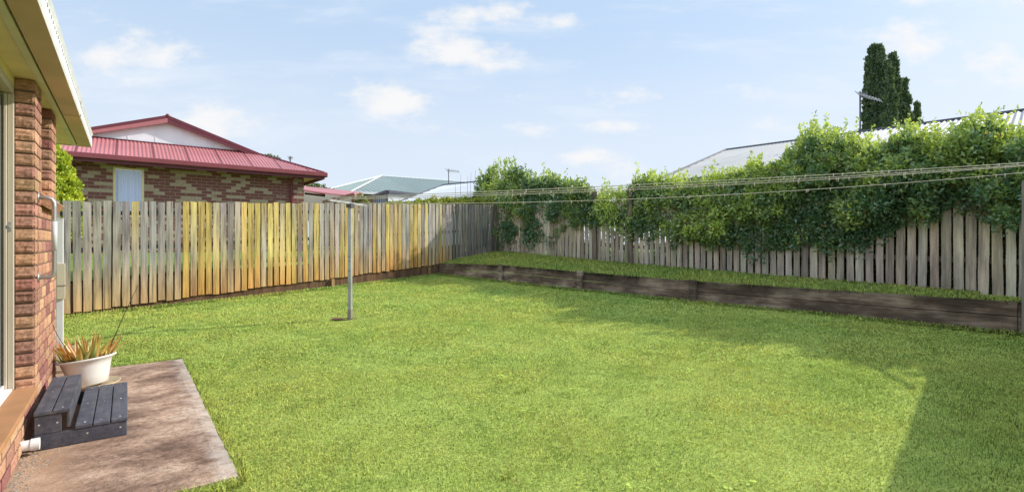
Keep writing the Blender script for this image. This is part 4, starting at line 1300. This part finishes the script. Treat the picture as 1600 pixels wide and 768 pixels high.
for pxx in (-1.02, 3.97):
    mb = MB(); mb.tube([H(pxx, GY - .02, ZG - .03), H(pxx, GY + .03, ZG - .12), H(pxx, RY - .08, ZG - .22), H(pxx, RY - .05, ZG - .36), H(pxx, RY - .05, EYE - .3)], .042, 10)
    mb.build('downpipe', M['red_trim'], nb, smooth=True)

# low carport beyond it
cp = empty('carport', at(530, 330, 21), HA, 'low red-roofed carport with timber beams beside the neighbour house', 'carport')
mb = MB()
pa, pb, pc_, pd = at(474, 288, 19.5), at(568, 302, 20.5), at(570, 306, 19.0), at(474, 297, 18.0)
mb.slab([at(474, 290.5, 21), at(566, 300, 22), at(568, 308, 18.5), at(474, 296.5, 17.2)], (0, 0, -.05)); mb.build('roof', M['red_roof'], cp)
mb = MB(); mb.bar(at(505, 316, 17), at(553, 303.5, 17.6), .08, .12); mb.build('beam', M['timber'], cp)
mb = MB(); mb.bar(at(476, 297, 18.4), at(508, 303, 18.6), .05, .07); mb.bar(at(476, 302, 18.4), at(508, 306, 18.6), .05, .07); mb.build('beam', M['timber'], cp)
mb = MB(); mb.bar(at(552, 303, 18), at(552, 345, 18), .10, .10, up=(0, 1, 0)); mb.build('post', M['timber'], cp)
mb = MB(); mb.bar(at(524, 308, 18), at(524, 345, 18), .08, .08, up=(0, 1, 0)); mb.build('post', M['timber'], cp)
mb = MB(); mb.slab([at(472, 345, 23), at(560, 345, 23), at(560, 302, 23), at(472, 296, 23)], (0, .1, 0)); mb.build('wall', M['cream_light'], cp)


def building(name, label, mat, P0, P1, eave, left_back, ztop, zwall, wallmat, ridge_mat, over=.4, pitch=.0):
    """hip roof: ridge P0-P1, front eave from eave[0] to eave[1]"""
    root = empty(name, (eave[0].x, eave[0].y, -.2), 0, label, 'house')
    E0, E1 = eave; ud = (E1 - E0)
    mb = MB()
    if pitch:
        corr(mb, [E0, E1, P1, P0], ud, pitch, pitch * .17)
        corr(mb, [left_back, E0, P0], E0 - left_back, pitch, pitch * .13)
    else:
        mb.poly([E0, E1, P1, P0]); mb.poly([left_back, E0, P0])
    # back slope closes the roof
    B1 = E1 + (left_back - E0)
    mb.poly([B1, left_back, P0, P1]); mb.poly([E1, B1, P1])
    mb.build('roof', mat, root, smooth=bool(pitch))
    u = Vector((ud.x, ud.y, 0)).normalized(); n = Vector((left_back.x - E0.x, left_back.y - E0.y, 0)).normalized()
    mb = MB()
    ins = over
    c = [E0 + u * ins + n * ins, E1 - u * ins + n * ins, B1 - u * ins - n * ins, left_back + u * ins - n * ins]
    for a, b in zip(c, c[1:] + c[:1]):
        a = Vector((a.x, a.y, 0)); b = Vector((b.x, b.y, 0))
        mb.poly([a + UP * -.3, b + UP * -.3, b + UP * zwall, a + UP * zwall])
    mb.build('wall', wallmat, root)
    mb = MB(); mb.bar(E0, E1, .10, .13); mb.bar(left_back, E0 - n * .06, .10, .13); mb.build('gutter', M['dark_trim'] if ridge_mat is not M['white'] else M['white'], root)
    mb = MB(); mb.tube([P0 + UP * .03, P1 + UP * .03], .04, 8); mb.tube([E0 + UP * .03, P0 + UP * .03], .04, 8); mb.tube([left_back + UP * .03, P0 + UP * .03], .05, 8); mb.build('ridge_cap', ridge_mat, root)
    return root


# green-roofed house
zr_ = EYE + 4.75
P0 = at(596, 275, 36); P0.z = zr_; P1 = at(731, 284, 39.6); P1.z = zr_
E0 = at(548, 300, 27); E0.z = EYE + 2.7; dr = (P1 - P0).normalized()
E1 = E0 + dr * 17.0
LB = at(468, 308, 30.0); LB.z = EYE + 2.7
t = NT('green_ribbed_roof'); 
building('green_roof_house', 'distant house with pale green hipped metal roof', M['green_roof'], P0, P1, (E0, E1), LB, zr_, EYE + 2.62, M['brick_tex'], M['white'], .5, .30)
# white building with blue-grey end
wbld = empty('flat_roof_house', at(605, 330, 20), 0, 'flat-roofed white building with blue-grey cladded end wall', 'house')
ztw = EYE + 2.0
A0 = at(605, 300, 20); A0.z = ztw; A1 = at(584, 303, 22); A1.z = ztw; A2 = at(672, 304, 22.0); A2.z = ztw; A3 = A1 + A2 - A0
mb = MB(); mb.slab([A0, A2, A2 - UP * 2.6, A0 - UP * 2.6], (0, .1, 0)); mb.build('wall', M['render'], wbld)
mb = MB(); mb.slab([A1, A0 - Vector((.02, 0, 0)), A0 - Vector((.02, 0, 2.6)), A1 - UP * 2.6], (0.0, .1, 0)); ew = mb.build('end_wall', M['blue_clad'], wbld)
mb = MB()
for k in range(6):
    f = (k + .5) / 6; q = A1.lerp(A0, f) + Vector((-.02, -.02, 0)); mb.bar(q, q - UP * 2.4, .04, .03, up=(0, 1, 0))
mb.build('batten', M['pale_roof'], ew)
mb = MB(); e = Vector((0, -.06, .02))
mb.bar(A1 + e, A0 + e, .10, .11); mb.bar(A0 + e + Vector((.05, 0, 0)), A2 + e, .10, .11); mb.bar(A0 + e - UP * .06, A0 + e - UP * 2.4, .09, .09, up=(0, 1, 0)); mb.build('trim', M['dark_trim'], wbld)
mb = MB(); mb.slab([A0 + UP * .03, A2 + UP * .03, A3 + UP * .05, A1 + UP * .03], (0, 0, -.04)); mb.build('roof', M['pale_roof'], wbld)
# pale hip roof in front of it
P0 = at(692, 290, 22); zr_ = P0.z; P1 = at(778, 280, 20.1); P1.z = zr_
E0 = at(617, 319, 18.2); E1 = E0 + (P1 - P0).normalized() * 3.6; E1.z = E0.z
LB = at(650, 312, 25.5); LB.z = E0.z
building('pale_roof_house', 'house with pale lavender-grey hipped metal roof behind the far fence', M['pale_roof'], P0, P1, (E0, E1), LB, zr_, E0.z - .06, M['render'], M['dark_trim'], .4, .2)
# grey corrugated roof on the right
P0 = at(1134, 235, 20); zr_ = P0.z; P1 = at(1640, 168, 13.6); P1.z = zr_
E0 = at(1016, 288, 13.5); dr = Vector((P1.x - P0.x, P1.y - P0.y, 0)).normalized(); E1 = E0 + dr * 12.0
nn = Vector((-dr.y, dr.x, 0)); nn = nn if nn.y > 0 else -nn
dist = (P0 - E0).dot(nn); LB = E0 + nn * dist * 2
building('grey_roof_house', 'house with weathered grey corrugated roof rising behind the right hedge', M['grey_roof'], P0, P1 + dr * 2.0, (E0, E1), LB, zr_, E0.z - .06, M['brick_tex'], M['dark_trim'], .5, .13)


# -------------------------------------------------------------- antennas
def antenna(label, base, top, boom_a, boom_b, nel, el, r=.018):
    root = empty('tv_antenna', base, 0, label, 'antenna')
    mb = MB(); mb.tube([base, top], r, 8); mb.build('mast', M['dark_trim'], root)
    mb = MB(); mb.bar(boom_a, boom_b, r * 1.3, r * 1.3); bo = mb.build('boom', M['galv'], root)
    d = (boom_b - boom_a).normalized(); sd = d.cross(UP).normalized(); sd = (sd * .8 + UP * .6).normalized()
    mb = MB()
    for k in range(nel):
        q = boom_a.lerp(boom_b, k / (nel - 1)); L = el * (1 - .35 * k / (nel - 1)); mb.tube([q - sd * L / 2, q + sd * L / 2], r * .45, 5)
    mb.build('element', M['galv'], bo)
    return root


a = antenna('tall tv antenna on a thin mast in front of the cypress', at(1344, 212, 16.0), at(1344, 143, 16.0), at(1341, 147, 16.0), at(1376, 157, 15.2), 9, .30, .026)
mb = MB(); mb.box(at(1351, 148, 15.9), (1, 0, 0), (0, 1, 0), UP, .16, .05, .14); mb.build('reflector', M['dark_trim'], a)
antenna('small tv antenna above the pale roof left of the corner shrub', at(701, 292, 22), at(701, 264, 22), at(698, 266, 22), at(717, 268, 21.5), 7, .28, .02)
antenna('tiny tv antenna behind the red roof hip', at(453.5, 262, 26), at(453.5, 244, 26), at(451, 247, 26), at(457, 246, 26), 4, .28, .03)

# ------------------------------------------------------------------- light
SEL, SAZ = math.radians(32), math.radians(69.0)
SUN = Vector((math.sin(SAZ) * math.cos(SEL), math.cos(SAZ) * math.cos(SEL), math.sin(SEL)))
sl = bpy.data.lights.new('sun', 'SUN'); sl.energy = 5.0; sl.angle = math.radians(.53); sl.color = (1, .95, .86)
so = bpy.data.objects.new('sun', sl); COL.objects.link(so); so.location = SUN * 60
so.rotation_euler = (-SUN).to_track_quat('-Z', 'Y').to_euler()

world = bpy.data.worlds.new('World'); scene.world = world; world.use_nodes = True
wt = NT.__new__(NT); wt.t = world.node_tree; wt.t.nodes.clear()
out = wt.n('ShaderNodeOutputWorld'); bg = wt.n('ShaderNodeBackground')
sky = wt.n('ShaderNodeTexSky', sky_type='NISHITA'); sky.sun_disc = False
sky.sun_elevation = SEL; sky.sun_rotation = SAZ; sky.air_density = 1.0; sky.dust_density = 1.6; sky.ozone_density = 1.0
co = wt.coord('Generated'); sep = wt.n('ShaderNodeSeparateXYZ'); wt.l(co, sep.inputs[0])
dy = wt.math('MAXIMUM', sep.outputs[1], .05)
ca, ce = wt.math('DIVIDE', sep.outputs[0], dy), wt.math('DIVIDE', sep.outputs[2], dy)
cmb = wt.n('ShaderNodeCombineXYZ'); wt.l(ca, cmb.inputs[0]); wt.l(ce, cmb.inputs[1])
n1 = wt.noise(wt.map(cmb.outputs[0], (1, 1.9, 1)), 7.0, 7, .6)
n2 = wt.noise(wt.map(cmb.outputs[0], (1, 5, 1)), 2.2, 5, .6)
CL = [(200, 84, 120, 40, .95), (750, 30, 118, 32, .9), (718, 82, 135, 44, .95), (607, 156, 88, 36, .9), (905, 245, 62, 20, .8), (345, 205, 110, 45, .6), (1455, 58, 95, 38, .5),
      (1575, 95, 110, 30, .65), (1550, 130, 85, 18, .5), (884, 31, 30, 13, .55), (960, 268, 70, 30, .6), (215, 132, 55, 18, .5), (1450, -10, 120, 30, .4), (1300, 210, 200, 18, .35), (1010, 150, 170, 14, .3), (480, 120, 90, 14, .3), (850, 200, 240, 12, .4), (60, 60, 90, 50, .5)]
acc = None
for (x, y, rx, ry, st) in CL:
    a0, e0 = (x - CX) / FPX, (HY - y) / FPX
    u = wt.math('DIVIDE', wt.math('SUBTRACT', ca, a0), rx / FPX); v = wt.math('DIVIDE', wt.math('SUBTRACT', ce, e0), ry / FPX)
    d = wt.math('ADD', wt.math('MULTIPLY', u, u), wt.math('MULTIPLY', v, v))
    c = wt.math('MULTIPLY', wt.math('SUBTRACT', 1.0, wt.math('POWER', d, .6)), st)
    acc = c if acc is None else wt.math('MAXIMUM', acc, c)
acc = wt.math('MAXIMUM', acc, -.6)
dens = wt.math('ADD', acc, wt.math('MULTIPLY', wt.math('SUBTRACT', n1, .5), 3.4))
cf = wt.ramp(dens, [(.02, (0, 0, 0)), (1.15, (1, 1, 1))], 'EASE')
front = wt.math('GREATER_THAN', sep.outputs[1], .06)
cf = wt.math('MULTIPLY', cf, front)
streak = wt.math('MULTIPLY', wt.ramp(n2, [(.46, (0, 0, 0)), (.74, (.75, .75, .75))], 'EASE'), 1.0)
S_ = .13
haze = (.62 / S_, .81 / S_, 1.06 / S_)
base = wt.mix(.78, sky.outputs[0], haze)
hz = wt.ramp(sep.outputs[2], [(0.0, (.85, .85, .85)), (.16, (.55, .55, .55)), (.42, (0, 0, 0))], 'EASE')
base = wt.mix(hz, base, (.86 / S_, .91 / S_, .98 / S_))
base = wt.mix(streak, base, (.82 / S_, .90 / S_, 1.0 / S_))
fin = wt.mix(wt.math('MULTIPLY', cf, .92), base, (.97 / S_, .96 / S_, .955 / S_))
up_fill = wt.ramp(sep.outputs[2], [(.50, (1, 1, 1)), (.72, (1.45, 1.41, 1.36))])  # overhead sky brightened out of view, added to lift the shadows
back_fill = wt.ramp(wt.math('ADD', wt.math('MULTIPLY', sep.outputs[1], .5), .5), [(.30, (1.5, 1.47, 1.42)), (.55, (1, 1, 1))])  # sky behind the camera brightened too, added as fill for shaded faces
fin = wt.mix(1.0, wt.mix(1.0, fin, up_fill, 'MULTIPLY'), back_fill, 'MULTIPLY')
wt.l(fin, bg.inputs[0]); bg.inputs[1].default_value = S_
wt.l(bg.outputs[0], out.inputs[0])

# ------------------------------------------------------------------ camera
cam = bpy.data.cameras.new('camera'); co_ = bpy.data.objects.new('camera', cam); COL.objects.link(co_)
co_.location = (0, 0, EYE); co_.rotation_euler = (math.pi / 2, 0, 0)
cam.sensor_width = 36; cam.lens = FPX / 1600 * 36; cam.shift_y = -6 / 1600; cam.clip_end = 2000; cam.clip_start = .05
scene.camera = co_
scene.view_settings.view_transform = 'Standard'; scene.view_settings.look = 'None'; scene.view_settings.exposure = 0
scene.cycles.max_bounces = 8; scene.cycles.diffuse_bounces = 4; scene.cycles.transparent_max_bounces = 8
